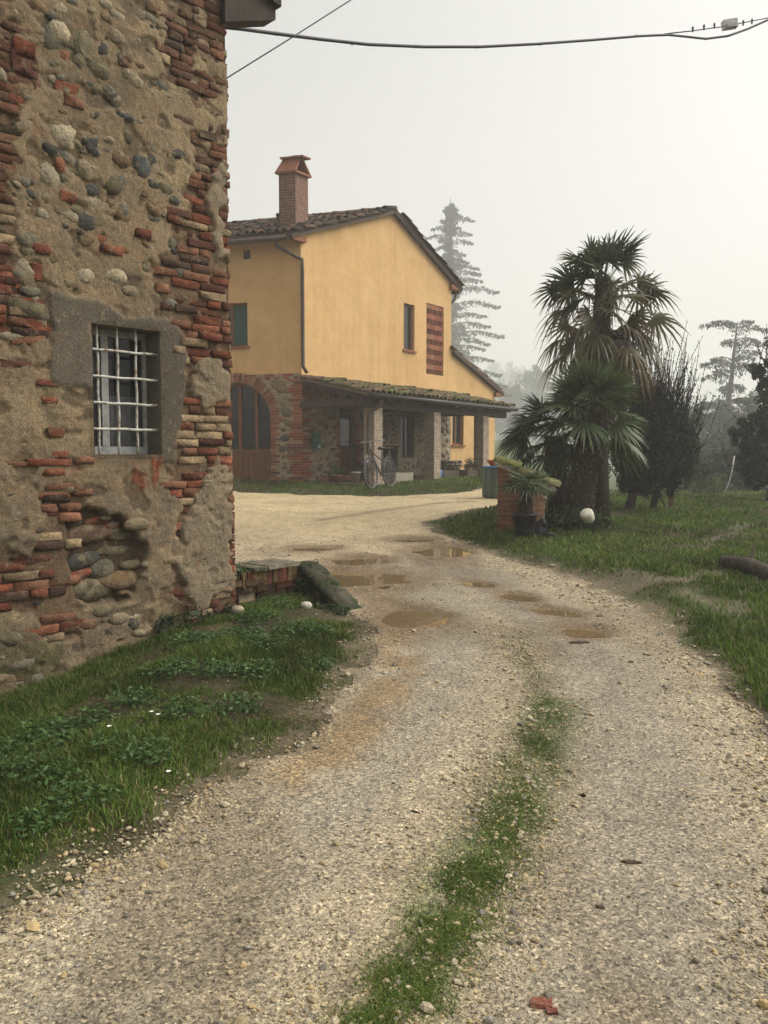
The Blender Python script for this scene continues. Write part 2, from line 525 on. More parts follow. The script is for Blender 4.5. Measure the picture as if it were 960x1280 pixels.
PUD = []      # puddles: centre, half axes, direction, level
def puddle(u, v, ru, rv, rot=0, seed=0):
    c = on_ground(u, v)
    ex = on_ground(u + ru, v)[0] - c[0]
    ey = on_ground(u, v - rv)[1] - c[1]
    PUD.append((c[0], c[1], abs(ex), abs(ey), rot, c[2] - .012, seed))
def puddle_m(u, v, rx, ry, rot, seed):
    c = on_ground(u, v); PUD.append((c[0], c[1], rx, ry, rot, c[2] - .014, seed))
puddle(514, 771, 42, 13, 0, 1)
puddle(446, 722, 66, 11, -.1, 2)
puddle(448, 701, 34, 6, 0, 3)
puddle(553, 689, 36, 9, -.15, 4)
puddle_m(598, 730, .22, .15, -.9, 5)
puddle_m(649, 747, .22, .15, -1.0, 6)
puddle_m(698, 765, .22, .14, -.9, 11)
puddle(733, 791, 29, 8, 0, 7)
puddle(395, 686, 26, 3, 0, 8)
puddle(515, 675, 26, 3.5, 0, 9)

def pud_r(x, y, p):
    cx, cy, rx, ry, rot, lv, seed = p
    dx, dy = np.asarray(x) - cx, np.asarray(y) - cy
    c, s = math.cos(rot), math.sin(rot)
    a, b = dx*c + dy*s, -dx*s + dy*c
    return np.hypot(a / rx, b / ry) + (fbm(np.asarray(x)*3.0, np.asarray(y)*3.0, 3, 40 + seed) - .5) * .85

YS = np.array([-30, 2.25, 8, 11, 14, 20, 30, 45, 60, 120, 800.])
ZR = np.array([-1.72, 0, .31, .45, .56, .52, .2, -.5, -.9, -1.0, 3.])
ZL = np.array([-1.72, 0, .306, .466, .626, .93, 1.0, 1.2, 1.6, 4., 10.])

def H(x, y, micro=True):
    x = np.asarray(x, float); y = np.asarray(y, float)
    zl = np.interp(y, YS, ZL); zr = np.interp(y, YS, ZR)
    k = sst(.15, .27, x / np.maximum(y, 1.0))
    z = zl * (1 - k) + zr * k
    z = z - .23 * sst(-1.25, -2.6, x) * sst(7.6, 5.6, y) * sst(1.5, 3.6, y)
    hill = 46 * sst(190, 600, y) * np.exp(-((x - 40) / 170.0) ** 2) * (.75 + .5 * fbm(x / 80, y / 80, 3, 3))
    z = z + hill
    if not micro: return z
    rd = poly_dist(x, y, ROAD)
    bank = sst(.0, -.45, rd)
    near = sst(60, 30, y)
    z = z + bank * near * (.05 + .09 * (fbm(x*1.1, y*1.1, 3, 21) - .35))
    z = z + (fbm(x*1.7, y*1.7, 4, 31) - .5) * .05 * near + (fbm(x*9, y*9, 3, 33) - .5) * .018 * sst(16, 9, y)
    # earth against the old wall
    for p in PUD:
        r = pud_r(x, y, p)
        bowl = p[5] + .028 * (r * r - 1.0)
        m = sst(1.62, 1.12, r)
        z = z * (1 - m) + np.minimum(bowl, z + .05) * m
    return z

def Hs(x, y): return float(H(np.array([x]), np.array([y]))[0])

# ------------------------------------------------------------------ ground sheet and track sheet
def axis_vals(a, b, step, lo, hi):
    core = np.arange(a, b + step / 2, step)
    out_l, out_r = [], []
    d = step; p = a
    while p > lo:
        d *= 1.16; p -= d; out_l.append(p)
    d = step; p = b
    while p < hi:
        d *= 1.16; p += d; out_r.append(p)
    return np.concatenate([out_l[::-1], core, out_r])
gx = axis_vals(-7, 9, .05, -700, 700)
gy = axis_vals(.5, 22, .05, -25, 720)
GX, GY = np.meshgrid(gx, gy)
GZ = H(GX, GY)
RD = road_d(GX, GY)
nx_, ny_ = len(gx), len(gy)

dirt_px = [[(672, 702), (740, 716), (800, 728), (850, 724), (905, 706), (960, 684), (960, 696), (905, 722), (850, 742), (790, 746), (730, 738), (690, 716)],
           [(800, 694), (880, 676), (960, 650), (960, 660), (890, 688), (805, 704)],
           [(60, 835), (130, 842), (185, 865), (150, 885), (70, 880)],
           [(690, 622), (750, 618), (790, 640), (770, 652)],
           [(850, 745), (960, 762), (960, 800), (880, 775)]]
DIRT = [[tuple(on_ground(*p)[:2]) for p in q] for q in dirt_px]
def dirt(x, y):
    x = np.asarray(x, float); y = np.asarray(y, float)
    wx = x + (fbm(x*1.5, y*1.5, 3, 61) - .5) * .9; wy = y + (fbm(x*1.5, y*1.5, 3, 62) - .5) * .9
    d = np.full(x.shape, -9.)
    for q in DIRT: d = np.maximum(d, poly_dist(wx, wy, q))
    return sst(-.08, .22, d)

n1 = fbm(GX*.9, GY*.9, 4, 71); n2 = fbm(GX*4, GY*4, 3, 72)
soil = np.array([.05, .042, .024]); moss = np.array([.042, .062, .018]); straw = np.array([.12, .095, .05]); pale = np.array([.24, .205, .14])
def lerp(a, b, t): return a + (np.asarray(b) - a) * np.asarray(t)[..., None]
gc = lerp(np.broadcast_to(soil, GX.shape + (3,)), moss, sst(.4, .6, n1))
gc = lerp(gc, straw, sst(.58, .75, n2) * .5)
dm = dirt(GX, GY)
gc = lerp(gc, pale * .62, dm * (.35 + .65 * n2))
gc = lerp(gc, np.array([.17, .138, .088]) , sst(-.30, .02, RD) * (GY < 16) * (.35 + .65 * sst(.35, .6, fbm(GX*5, GY*5, 3, 73))))
far = sst(24, 34, GY)
gc = lerp(gc, np.array([.06, .085, .03]), far)
V = np.stack([GX, GY, GZ], -1).reshape(-1, 3)
idx = np.arange(nx_ * ny_).reshape(ny_, nx_)
F = np.stack([idx[:-1, :-1], idx[:-1, 1:], idx[1:, 1:], idx[1:, :-1]], -1).reshape(-1, 4)

gm, nt, b = newmat('earth')
a = nt.nodes.new('ShaderNodeAttribute'); a.attribute_name = 'tint'
v = vec(nt)
c = mixc(nt, 1.0, a.outputs['Color'], ramp(nt, noise_tex(nt, v, 26, 6, .7), [(.3, .6), (.7, 1.35)]), 'MULTIPLY')
nt.links.new(c, b.inputs['Base Color']); b.inputs['Roughness'].default_value = .95; b.inputs['Specular IOR Level'].default_value = .1
bump(nt, b, [(noise_tex(nt, v, 45, 6, .7), .8)], .02)
M['earth'] = gm

g = link('ground', mesh_from('ground', V, F, gm, gc.reshape(-1, 3), True))
tag(g, kind='structure')

# --- track: paler wheel lines, mud round the puddles, yellow fines in the yard
def line_d(x, y, px):
    q = [on_ground(*p)[:2] for p in px]
    d = np.full(np.asarray(x).shape, 1e9)
    for (ax, ay), (bx, by) in zip(q[:-1], q[1:]):
        dx, dy = bx-ax, by-ay
        t = np.clip(((x-ax)*dx + (y-ay)*dy) / (dx*dx+dy*dy), 0, 1)
        d = np.minimum(d, np.hypot(x-ax-t*dx, y-ay-t*dy))
    return d
strip_px = [(380, 1500), (490, 1270), (560, 1120), (620, 1040), (665, 960), (690, 885), (660, 815), (640, 790)]
trL = [(-60, 1500), (200, 1180), (400, 1000), (505, 900), (545, 830), (560, 780), (520, 700)]
trR = [(760, 1500), (790, 1280), (815, 1060), (800, 930), (760, 850), (690, 775), (600, 720), (540, 690)]
brown_px = [(380, 970), (430, 925), (480, 875), (500, 830), (490, 790), (470, 740), (430, 715)]
keep = RD > 0
sx, sy = GX, GY
road_col = np.broadcast_to(np.array([.315, .265, .185]), GX.shape + (3,))
road_col = lerp(road_col, [.245, .217, .168], sst(.55, .1, line_d(sx, sy, trL)) * .8)
road_col = lerp(road_col, [.215, .188, .145], sst(.6, .1, line_d(sx, sy, trR)) * .85)
road_col = lerp(road_col, [.17, .135, .08], sst(.34, .05, line_d(sx, sy, strip_px)) * .7 * sst(.3, .6, n2))
yardm = sst(8.5, 12.5, GY + .35 * GX)
road_col = lerp(road_col, [.43, .35, .215], yardm * .9)
road_col = lerp(road_col, [.215, .155, .085], sst(.26, .05, line_d(sx, sy, brown_px)) * .95 * sst(.15, .42, n2))
road_col = lerp(road_col, [.06, .085, .02], sst(.26, .03, line_d(sx, sy, strip_px[:6])) * sst(.34, .56, fbm(GX*3, GY*3, 4, 77)) * .85)
road_col = lerp(road_col, [.15, .115, .07], sst(.50, .66, fbm(GX*1.4 + 7, GY*.8, 4, 78)) * .5 * (1 - yardm))
rut2 = line_d(sx, sy, [(400, 650), (470, 640), (540, 630), (590, 627)])
road_col = lerp(road_col, [.17, .13, .08], sst(.22, .03, rut2) * .6)
wet = np.zeros(GX.shape)
for p in PUD: wet = np.maximum(wet, sst(2.1, 1.0, pud_r(GX, GY, p)))
road_col = lerp(road_col, [.15, .105, .058], wet * .92)
road_col = lerp(road_col, [.10, .075, .045], sst(.14, 0, RD) * .8)
road_col = road_col * (.78 + .44 * fbm(GX*1.1, GY*1.1, 4, 75))[..., None]
fk = (keep[:-1, :-1] & keep[:-1, 1:] & keep[1:, 1:] & keep[1:, :-1]).reshape(-1)
RF = F[fk]
used = np.unique(RF); remap = np.full(len(V), -1); remap[used] = np.arange(len(used))
RV = V[used].copy(); RV[:, 2] += .004

rm, nt, b = newmat('gravel')
a = nt.nodes.new('ShaderNodeAttribute'); a.attribute_name = 'tint'
v = vec(nt)
def voro(scale):
    t = nt.nodes.new('ShaderNodeTexVoronoi'); t.inputs['Scale'].default_value = scale
    t.inputs['Randomness'].default_value = 1; nt.links.new(v, t.inputs['Vector']); return t
v1, v2 = voro(95), voro(230)
def grey(sock):
    s = nt.nodes.new('ShaderNodeSeparateColor'); nt.links.new(sock, s.inputs[0]); return s.outputs[0]
c = mixc(nt, 1.0, a.outputs['Color'], ramp(nt, grey(v1.outputs['Color']), [(.0, (.34, .33, .31)), (.3, (.8, .79, .77)), (.7, (1.05, 1.05, 1.04)), (.9, (1.35, 1.33, 1.28)), (1, (1.9, 1.85, 1.7))]), 'MULTIPLY')
c = mixc(nt, .8, c, ramp(nt, grey(v2.outputs['Color']), [(.0, .4), (.5, 1.0), (1, 1.6)]), 'MULTIPLY')
c = mixc(nt, 1.0, c, ramp(nt, noise_tex(nt, v, 5, 6, .7), [(.3, (.78, .77, .75)), (.7, (1.2, 1.18, 1.12))]), 'MULTIPLY')
nt.links.new(c, b.inputs['Base Color']); b.inputs['Specular IOR Level'].default_value = .3
nt.links.new(ramp(nt, noise_tex(nt, v, 1.6, 4), [(.35, .55), (.65, .9)]), b.inputs['Roughness'])
bump(nt, b, [(v1.outputs['Distance'], -.7), (v2.outputs['Distance'], -.6), (noise_tex(nt, v, 22, 5, .7), .5)], .012)
M['gravel'] = rm
road = link('gravel_track', mesh_from('gravel_track', RV, remap[RF], rm, road_col.reshape(-1, 3)[used], True))
tag(road, kind='structure')

# --- puddles: flat water standing in the bowls of the track
wm, nt, b = newmat('muddy_water')
v = vec(nt)
c = ramp(nt, noise_tex(nt, v, 2, 3), [(.3, (.12, .085, .042)), (.7, (.18, .125, .062))])
nt.links.new(c, b.inputs['Base Color']); b.inputs['Roughness'].default_value = .015
b.inputs['IOR'].default_value = 1.33; b.inputs['Specular IOR Level'].default_value = .5
bump(nt, b, [(noise_tex(nt, v, 9, 2), .03)], .01)
M['water'] = wm
for p in PUD:
    cx, cy, rx, ry, rot, lv, seed = p
    n = 40; mb = MB(); P = []
    for j in range(n):
        t = 2*math.pi*j/n
        a_, b_ = 1.3*rx*math.cos(t), 1.3*ry*math.sin(t)
        P.append((cx + a_*math.cos(rot) - b_*math.sin(rot), cy + a_*math.sin(rot) + b_*math.cos(rot), lv + .006))
    mb.add(P, [tuple(range(n))])
    tag(mb.build('puddle', wm), kind='structure')

# ------------------------------------------------------------------ loose gravel
def scatter_wedge(n, y0, y1, power=1.0, wide=.58):
    q = rng.random(n)
    y = y0 * (y1 / y0) ** q
    x = rng.uniform(-1, 1, n) * (wide * y + .5)
    return x, y
def rot_rand(n):
    q = rng.normal(size=(n, 4)); q /= np.linalg.norm(q, axis=1)[:, None]
    w, x, y, z = q.T
    return np.stack([1-2*(y*y+z*z), 2*(x*y-z*w), 2*(x*z+y*w), 2*(x*y+z*w), 1-2*(x*x+z*z), 2*(y*z-x*w), 2*(x*z-y*w), 2*(y*z+x*w), 1-2*(x*x+y*y)], 1).reshape(-1, 3, 3)
def pebbles(name, x, y, size, cols, mat):
    n = len(x)
    V0, F0 = ICO0[0], ICO0F
    sc = np.stack([size * rng.uniform(.8, 1.3, n), size * rng.uniform(.6, 1.0, n), size * rng.uniform(.4, .7, n)], 1)
    base = V0[None] * (1 + rng.uniform(-.22, .22, (n, 12, 1)))
    th = rng.uniform(0, 6.28, n); c, s = np.cos(th), np.sin(th)
    P = base * sc[:, None, :]
    P = np.stack([P[..., 0]*c[:, None] - P[..., 1]*s[:, None], P[..., 0]*s[:, None] + P[..., 1]*c[:, None], P[..., 2] + P[..., 0]*rng.uniform(-.3, .3, (n, 1))], -1)
    z = H(x, y) + .004 + sc[:, 2] * .35
    P = P + np.stack([x, y, z], 1)[:, None, :]
    F = (F0[None] + (np.arange(n) * 12)[:, None, None]).reshape(-1, 3)
    C = np.repeat(cols, 12, axis=0)
    o = link(name, mesh_from(name, P.reshape(-1, 3), F, mat, C, False))
    tag(o, kind='stuff'); return o
x, y = scatter_wedge(300000, 1.7, 11)
rd = road_d(x, y)
sd = line_d(x, y, strip_px)
tl = np.minimum(line_d(x, y, trL), line_d(x, y, trR))
pr = .13 + .55 * sst(.9, .1, rd) * (.25 + 1.1 * sst(.35, .65, fbm(x*2.5, y*2.5, 3, 83))) + .8 * sst(.42, .15, sd) * sst(.35, .6, fbm(x*2, y*2, 3, 81))
pr *= 1 - .88 * sst(.50, .12, tl)
pr = np.where(rd > 0, pr, .40 * sst(-.30, .05, rd) * sst(.3, .6, fbm(x*3, y*3, 3, 84)))
for p in PUD: pr *= sst(1.0, 1.5, pud_r(x, y, p))
pr *= 1 - .65 * sst(.42, .1, line_d(x, y, brown_px))
k = rng.random(len(x)) < pr * .85
x, y, rd = x[k], y[k], rd[k]
n = len(x)
size = np.clip(rng.lognormal(-5.52, .55, n), .0022, .024) * (.85 + .05 * y) * np.where(rd < .5, 1.15, .95)
base = np.array([[.42, .335, .195], [.38, .32, .21], [.52, .45, .30], [.26, .235, .19], [.42, .31, .15], [.2, .17, .13]])
cols = base[rng.choice(6, n, p=[.32, .25, .16, .12, .1, .05])] * rng.uniform(.65, 1.15, (n, 1))
pebbles('gravel_stones', x, y, size, cols, M['pebble'])
print('pebbles', n)
# ------------------------------------------------------------------ grass
def blades(name, x, y, hgt, wid, cols, lean=.5, mat=None, z=None, kind='stuff'):
    n = len(x)
    z = H(x, y) - .004 if z is None else z
    th = rng.uniform(0, 6.28, n); ln = rng.uniform(.1, 1, n) * lean * hgt
    dx, dy = np.cos(th), np.sin(th)
    ph = rng.uniform(0, 6.28, n); wx, wy = np.cos(ph) * wid, np.sin(ph) * wid
    P = np.stack([x, y, z], 1)
    w3 = np.stack([wx, wy, np.zeros(n)], 1); d3 = np.stack([dx, dy, np.zeros(n)], 1)
    up = np.array([0, 0, 1.])
    m = P + d3 * (ln * .35)[:, None] + up * (hgt * .6)[:, None]
    t = P + d3 * ln[:, None] * 1.1 + up * (hgt * rng.uniform(.75, 1.05, n))[:, None]
    V = np.stack([P - w3, P + w3, m - w3 * .75, m + w3 * .75, t], 1)
    F0 = np.array([[0, 1, 3], [0, 3, 2], [2, 3, 4]])
    F = (F0[None] + (np.arange(n) * 5)[:, None, None]).reshape(-1, 3)
    C = np.repeat(cols, 5, axis=0).reshape(n, 5, 3).copy()
    o = link(name, mesh_from(name, V.reshape(-1, 3), F, mat or M['grass'], C.reshape(-1, 3), True))
    tag(o, kind=kind); return o

GRN = np.array([[.05, .088, .012], [.075, .125, .016], [.105, .16, .026], [.145, .185, .035], [.20, .175, .06]])
def gcol(x, y, pal=(.3, .32, .22, .1, .06), k=1.0):
    n = len(x)
    c = GRN[rng.choice(5, n, p=pal)]
    c = np.where(rng.random((n, 1)) < .05, np.array([.23, .19, .10]), c)
    m = fbm(x * 1.6, y * 1.6, 3, 91)
    return c * (.35 + 1.3 * m)[:, None] * rng.uniform(.75, 1.2, (n, 1)) * k

WELL = on_ground(655, 668)
def free(x, y):
    """not inside the old building, the farmhouse or the well"""
    P = np.stack([x, y], -1)
    ok = (P - WA[:2]) @ WN[:2] > .02
    ok |= (P - WA[:2]) @ WD[:2] > S_B + .1
    s = (P - HC[:2]) @ HRN[:2]; t = (P - HC[:2]) @ HR[:2]; l = (P - HC[:2]) @ HLN[:2]
    ok &= ~((s < 2.05) & (l < 0.1) & (y > 17))
    return ok

# left bank below the old wall
x = rng.uniform(-4.2, .2, 420000); y = rng.uniform(2.0, 7.6, 420000)
rd = road_d(x, y)
k = (rd < .0) & free(x, y) & (x < .0) & (x > -.62 * y - .25)
cl = fbm(x*1.8, y*1.8, 4, 95)
pr = sst(-.01, -.22, rd) * (.12 + 1.0 * sst(.36, .56, cl)) * (1 - .8 * dirt(x, y)) * (1 - .3 * sst(.60, .70, fbm(x*2.6, y*2.6, 3, 99)))
# the low wall and its ramp stand clear
k &= rng.random(len(x)) < pr
x, y, cl, rd = x[k], y[k], cl[k], rd[k]
hgt = rng.uniform(.010, .036, len(x)) * (.3 + 1.5 * sst(.3, .7, cl)) * (.6 + .9 * vnoise(x*6, y*6, 94)) * (1 + .4 * sst(4, 7, y))
blades('bank_grass', x, y, hgt, rng.uniform(.0016, .0034, len(x)), gcol(x, y), .9)
print('bank', len(x))

# right bank and meadow
x, y = scatter_wedge(420000, 4.0, 40, wide=.62)
xn, yn = rng.uniform(1.2, 5.2, 90000), rng.uniform(1.2, 5.0, 90000)
x, y = np.concatenate([x, xn]), np.concatenate([y, yn])
rd = road_d(x, y)
k = (rd < .0) & (x > .035 * y) & free(x, y)
k &= ~((y > 15.5) & (x < .1 * y))
cl = fbm(x*1.2, y*1.2, 4, 96)
pr = sst(0, -.3, rd) * (.35 + .8 * sst(.3, .5, cl)) * (1 - .9 * dirt(x, y))
k &= rng.random(len(x)) < pr
x, y, cl = x[k], y[k], cl[k]
hgt = rng.uniform(.02, .06, len(x)) * (.5 + 1.0 * cl) * (1 + .03 * y)
blades('meadow_grass', x, y, hgt, (.0022 + .00055 * y) * rng.uniform(.7, 1.3, len(x)), gcol(x, y, (.22, .34, .27, .12, .05), 1.1), .8)
print('meadow', len(x))

# strip down the middle of the track
X, Y_ = [], []
for (u, v, su, sv, n) in [(688, 890, 20, 14, 2600), (674, 932, 26, 20, 4800), (650, 985, 28, 26, 5600), (628, 1045, 32, 30, 6500), (597, 1092, 34, 14, 6500), (572, 1110, 20, 14, 2400),
                          (548, 1170, 46, 26, 7000), (505, 1240, 50, 30, 8000), (470, 1290, 50, 24, 5000), (655, 820, 14, 14, 1100), (670, 852, 18, 18, 1500), (590, 1130, 46, 30, 4000), (655, 1010, 36, 30, 3000), (1, 1, 1, 1, 1)]:
    c = on_ground(u, v)
    ax = on_ground(u + su, v)[0] - c[0]; ay = abs(on_ground(u, v - sv)[1] - c[1])
    X.append(c[0] + rng.normal(0, .55, n) * ax); Y_.append(c[1] + rng.normal(0, .75, n) * ay)
x, y = np.concatenate(X), np.concatenate(Y_)
k = rng.random(len(x)) < (.25 + sst(.30, .55, fbm(x*7, y*7, 3, 97))) * 1.0
x, y = x[k], y[k]
blades('track_grass', x, y, rng.uniform(.007, .024, len(x)), rng.uniform(.0013, .0026, len(x)), gcol(x, y, (.22, .34, .26, .12, .06), 1.15), 1.2)

# verge before the farmhouse and round the porch
n = 60000
x = rng.uniform(-7, 4.8, n); y = rng.uniform(15.8, 24, n)
rd = road_d(x, y)
k = (rd < 0) & free(x, y) & (rng.random(n) < .35 + .7 * sst(.35, .6, fbm(x*1.3, y*1.3, 3, 98))) & ((x < .13 * y))
x, y = x[k], y[k]
blades('verge_grass', x, y, rng.uniform(.03, .09, len(x)), rng.uniform(.006, .011, len(x)), gcol(x, y, (.2, .3, .3, .15, .05), 1.0), .8)

# low broad-leaved weeds: discs of small leaves
def leafblob(mbx, c, rad, n, size, pal, flat=.5, up=.6):
    """n small pointed leaves spread through an ellipsoid shell; appended to arrays"""
    d = rng.normal(size=(n, 3)); d /= np.linalg.norm(d, axis=1)[:, None]
    r = rng.random(n) ** .5
    P = np.asarray(c) + d * r[:, None] * np.asarray(rad)
    a = rng.normal(size=(n, 3)); a[:, 2] = a[:, 2] * flat
    a /= np.linalg.norm(a, axis=1)[:, None]
    b = np.cross(a, rng.normal(size=(n, 3)) * .7 + np.array([0, 0, up])); b /= np.maximum(1e-6, np.linalg.norm(b, axis=1))[:, None]
    s = size * rng.uniform(.6, 1.3, n)
    V = np.stack([P - a*s[:, None], P + b*(s*.45)[:, None], P + a*s[:, None], P - b*(s*.45)[:, None]], 1)
    pal = np.asarray(pal)
    C = pal[rng.integers(0, len(pal), n)] * rng.uniform(.7, 1.3, (n, 1))
    mbx.append((V.reshape(-1, 3), np.repeat(C, 4, axis=0)))
def leaf_object(name, parts, mat=None, parent=None):
    V = np.concatenate([p[0] for p in parts]); C = np.concatenate([p[1] for p in parts])
    F = np.arange(len(V)).reshape(-1, 4)
    return link(name, mesh_from(name, V, F, mat or M['leaf'], C, True), parent)

wp_ = []
for (u, v, s, n) in [(180, 960, .16, 260), (230, 905, .18, 300), (320, 850, .2, 380), (400, 840, .16, 280), (110, 1010, .16, 240), (300, 900, .16, 240), (50, 1040, .14, 200), (40, 960, .16, 260), (245, 812, .2, 500), (300, 802, .22, 500), (335, 815, .22, 500), (215, 850, .2, 380), (270, 850, .22, 420), (60, 905, .2, 420), (25, 925, .2, 480), (90, 925, .18, 300), (370, 795, .2, 420), (170, 885, .18, 300),
                     (395, 800, .16, 300), (345, 765, .2, 460), (365, 745, .12, 300), (75, 985, .16, 300), (140, 950, .13, 260), (120, 905, .15, 260), (322, 785, .2, 420)]:
    c = on_ground(u, v); c[2] = Hs(c[0], c[1]) + .03
    leafblob(wp_, c, (s, s, .055), n, .017, [[.04, .085, .02], [.055, .11, .026], [.075, .13, .035]], .4, 1.2)
tag(leaf_object('bank_weeds', wp_), kind='stuff')
# dead leaves and straw on the bare soil of the bank
x = rng.uniform(-3.8, .1, 26000); y = rng.uniform(2.2, 7.4, 26000); rd = road_d(x, y)
k = (rd < .06) & (rd > -2.2) & free(x, y) & (rng.random(len(x)) < .25 + .6 * sst(.5, .62, fbm(x*2.6, y*2.6, 3, 99)))
x, y = x[k], y[k]; z = H(x, y) + .004
th = rng.uniform(0, 6.28, len(x)); ln = rng.uniform(.004, .016, len(x)); wd = rng.uniform(.0015, .006, len(x))
A_ = np.stack([np.cos(th)*ln, np.sin(th)*ln, rng.uniform(-.4, .4, len(x))*ln], 1); B_ = np.stack([-np.sin(th)*wd, np.cos(th)*wd, rng.uniform(0, .6, len(x))*wd], 1)
P = np.stack([x, y, z], 1)
V_ = np.stack([P - A_, P + B_, P + A_, P - B_], 1).reshape(-1, 3)
lit = np.array([[.20, .14, .075], [.10, .06, .032], [.26, .20, .11], [.06, .042, .028], [.15, .085, .045]])
C_ = np.repeat(lit[rng.integers(0, 5, len(x))] * rng.uniform(.6, 1.2, (len(x), 1)), 4, axis=0)
tag(leaf_object('leaf_litter', [(V_, C_)]), kind='stuff')
# ------------------------------------------------------------------ the old stone and brick building
old = thing('old_farm_building', 'weathered old building of field stone, brick and patched plaster with a barred window', 'building', wp(S_B * .5, 0))
ws0, wz1 = W(113.5, 404); ws1, _ = W(198.5, 412); _, wz0 = W(117, 568)
ss = np.concatenate([np.arange(-2.6, -.05, .035), np.arange(-.05, S_B + .012, .011)])
zz = np.arange(-.4, 5.75, .0135)
def snap(arr, val):
    i = np.argmin(abs(arr - val)); arr[i] = val; return i
i0, i1, j0, j1 = snap(ss, ws0), snap(ss, ws1), snap(zz, wz0), snap(zz, wz1)
ss[-1] = S_B
SS, ZZ = np.meshgrid(ss, zz)
PW = WA + SS[..., None] * WD + ZZ[..., None] * np.array([0, 0, 1.])
UU, VV = project(PW)
wu = (fbm(SS*5, ZZ*5, 3, 101) - .5) * 34 + (vnoise(SS*28, ZZ*28, 102) - .5) * 9
wv = (fbm(SS*5, ZZ*5, 3, 103) - .5) * 34 + (vnoise(SS*28, ZZ*28, 104) - .5) * 9
def blur(m, k=1):
    m = m.astype(float)
    for _ in range(k):
        p = np.pad(m, 1, mode='edge')
        m = (p[:-2, 1:-1] + p[2:, 1:-1] + p[1:-1, :-2] + p[1:-1, 2:] + 2 * p[1:-1, 1:-1]) / 6
    return m
BR = [(212, -60), (300, -60), (300, 780), (218, 785), (226, 690), (214, 600), (222, 560), (234, 480), (228, 425), (206, 395), (196, 330), (214, 290), (236, 262), (228, 150), (205, 70)]
BL = [(-900, -600), (24, -600), (22, 60), (44, 100), (20, 125), (21, 300), (14, 340), (52, 392), (70, 420), (40, 440), (-30, 430), (-900, 400)]
BLL = [(-900, 640), (-30, 690), (30, 690), (60, 640), (92, 610), (100, 655), (92, 720), (98, 800), (60, 810), (40, 760), (0, 770), (-900, 1300)]
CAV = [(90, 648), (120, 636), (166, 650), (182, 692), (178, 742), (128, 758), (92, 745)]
CEM = [(62, 362), (120, 374), (152, 393), (206, 398), (226, 416), (234, 480), (230, 520), (218, 574), (196, 576), (60 + 140, 412), (112, 404), (114, 486), (66, 480)]
PA1 = [(248, 446), (276, 436), (285, 470), (278, 502), (255, 506), (243, 486)]
PA2 = [(230, 645), (256, 612), (279, 572), (292, 598), (291, 736), (246, 764), (226, 705)]
PA3 = [(262, 215), (284, 200), (286, 330), (270, 330)]
RUB = [(24, -40), (206, -40), (222, 130), (230, 260), (200, 330), (150, 372), (100, 365), (60, 350), (24, 330)]
UW = [(162, 566), (203, 566), (200, 600), (184, 616), (166, 602)]
def msk(poly, k=2, warp=1.0): return blur(in_poly(UU + wu * warp, VV + wv * warp, poly), k)
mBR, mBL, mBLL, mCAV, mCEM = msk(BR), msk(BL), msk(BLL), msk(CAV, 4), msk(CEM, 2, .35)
mPA = np.maximum(np.maximum(msk(PA1, 2, .7), msk(PA2, 2)), msk(PA3, 2))
mUW = msk(UW, 2, .6)
f1 = fbm(SS*2.2, ZZ*2.2, 4, 111); f2 = fbm(SS*9, ZZ*9, 4, 112); f3 = fbm(SS*38, ZZ*38, 3, 113)
wc = np.broadcast_to(np.array([.25, .198, .125]), SS.shape + (3,))
wc = lerp(wc, [.32, .262, .165], sst(.45, .68, f1))
wc = lerp(wc, [.155, .128, .085], sst(.55, .72, fbm(SS*3.1, ZZ*3.1, 4, 114)) * .8)
low = sst(2.0, 1.2, ZZ)
wc = lerp(wc, [.19, .16, .115], low * sst(.35, .6, f2) * .7)
hh = .014 * (f2 - .5) + .012 * (f3 - .5)
# hollows between rubble stones
hol = sst(.56, .68, fbm(SS*7, ZZ*8, 3, 115)) * msk(RUB)
hh -= .014 * hol; wc = lerp(wc, [.12, .095, .06], hol * .6)
hol2 = sst(.60, .70, fbm(SS*6, ZZ*9, 3, 116)) * (1 - msk(RUB)) * (1 - mCEM)
hh -= .010 * hol2; wc = lerp(wc, [.10, .078, .05], hol2 * .6)
# brick zones: raked-out mortar; render survives in scraps over them
scrap = sst(.52, .60, fbm(SS*4.2, ZZ*5.5, 4, 117))
up = sst(3.6, 4.3, ZZ)
scrap = np.clip(scrap * (.22 + .62 * up), 0, 1) * sst(.0, .25, mBR + mBL + mBLL)
mB = np.clip(np.maximum(mBR, np.maximum(mBL, mBLL)), 0, 1)
brk = mB * (1 - np.clip(np.maximum(mPA, scrap * .95), 0, 1))
hh += -.022 * brk + .004 * mB * (1 - brk)
hh = hh - .5 * brk * .014 * (f2 - .5)
wc = lerp(wc, [.15, .105, .068], brk * .85)
wc = lerp(wc, [.275, .235, .165], mPA * .8)
hh += .012 * mPA
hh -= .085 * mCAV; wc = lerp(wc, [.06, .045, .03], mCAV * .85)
wc = lerp(wc, lerp(np.broadcast_to(np.array([.115, .108, .085]), SS.shape + (3,)), [.165, .152, .12], sst(.4, .65, f1)), mCEM * .95)
hh = hh * (1 - mCEM * .85) + .016 * mCEM
streak = fbm(SS*30, ZZ*3, 3, 118)
wc = lerp(wc, [.23, .07, .038], mUW * sst(.35, .55, streak) * .9)
hh += mUW * (streak - .5) * .03
wc = lerp(wc, [.05, .062, .022], sst(.55, .1, ZZ) * sst(.42, .6, fbm(SS*4, ZZ*4, 3, 119)) * .8)
wc = wc * (.90 * (.80 + .36 * fbm(SS*1.3, ZZ*1.3, 4, 121)))[..., None] * np.array([1.09, 1.01, .955])
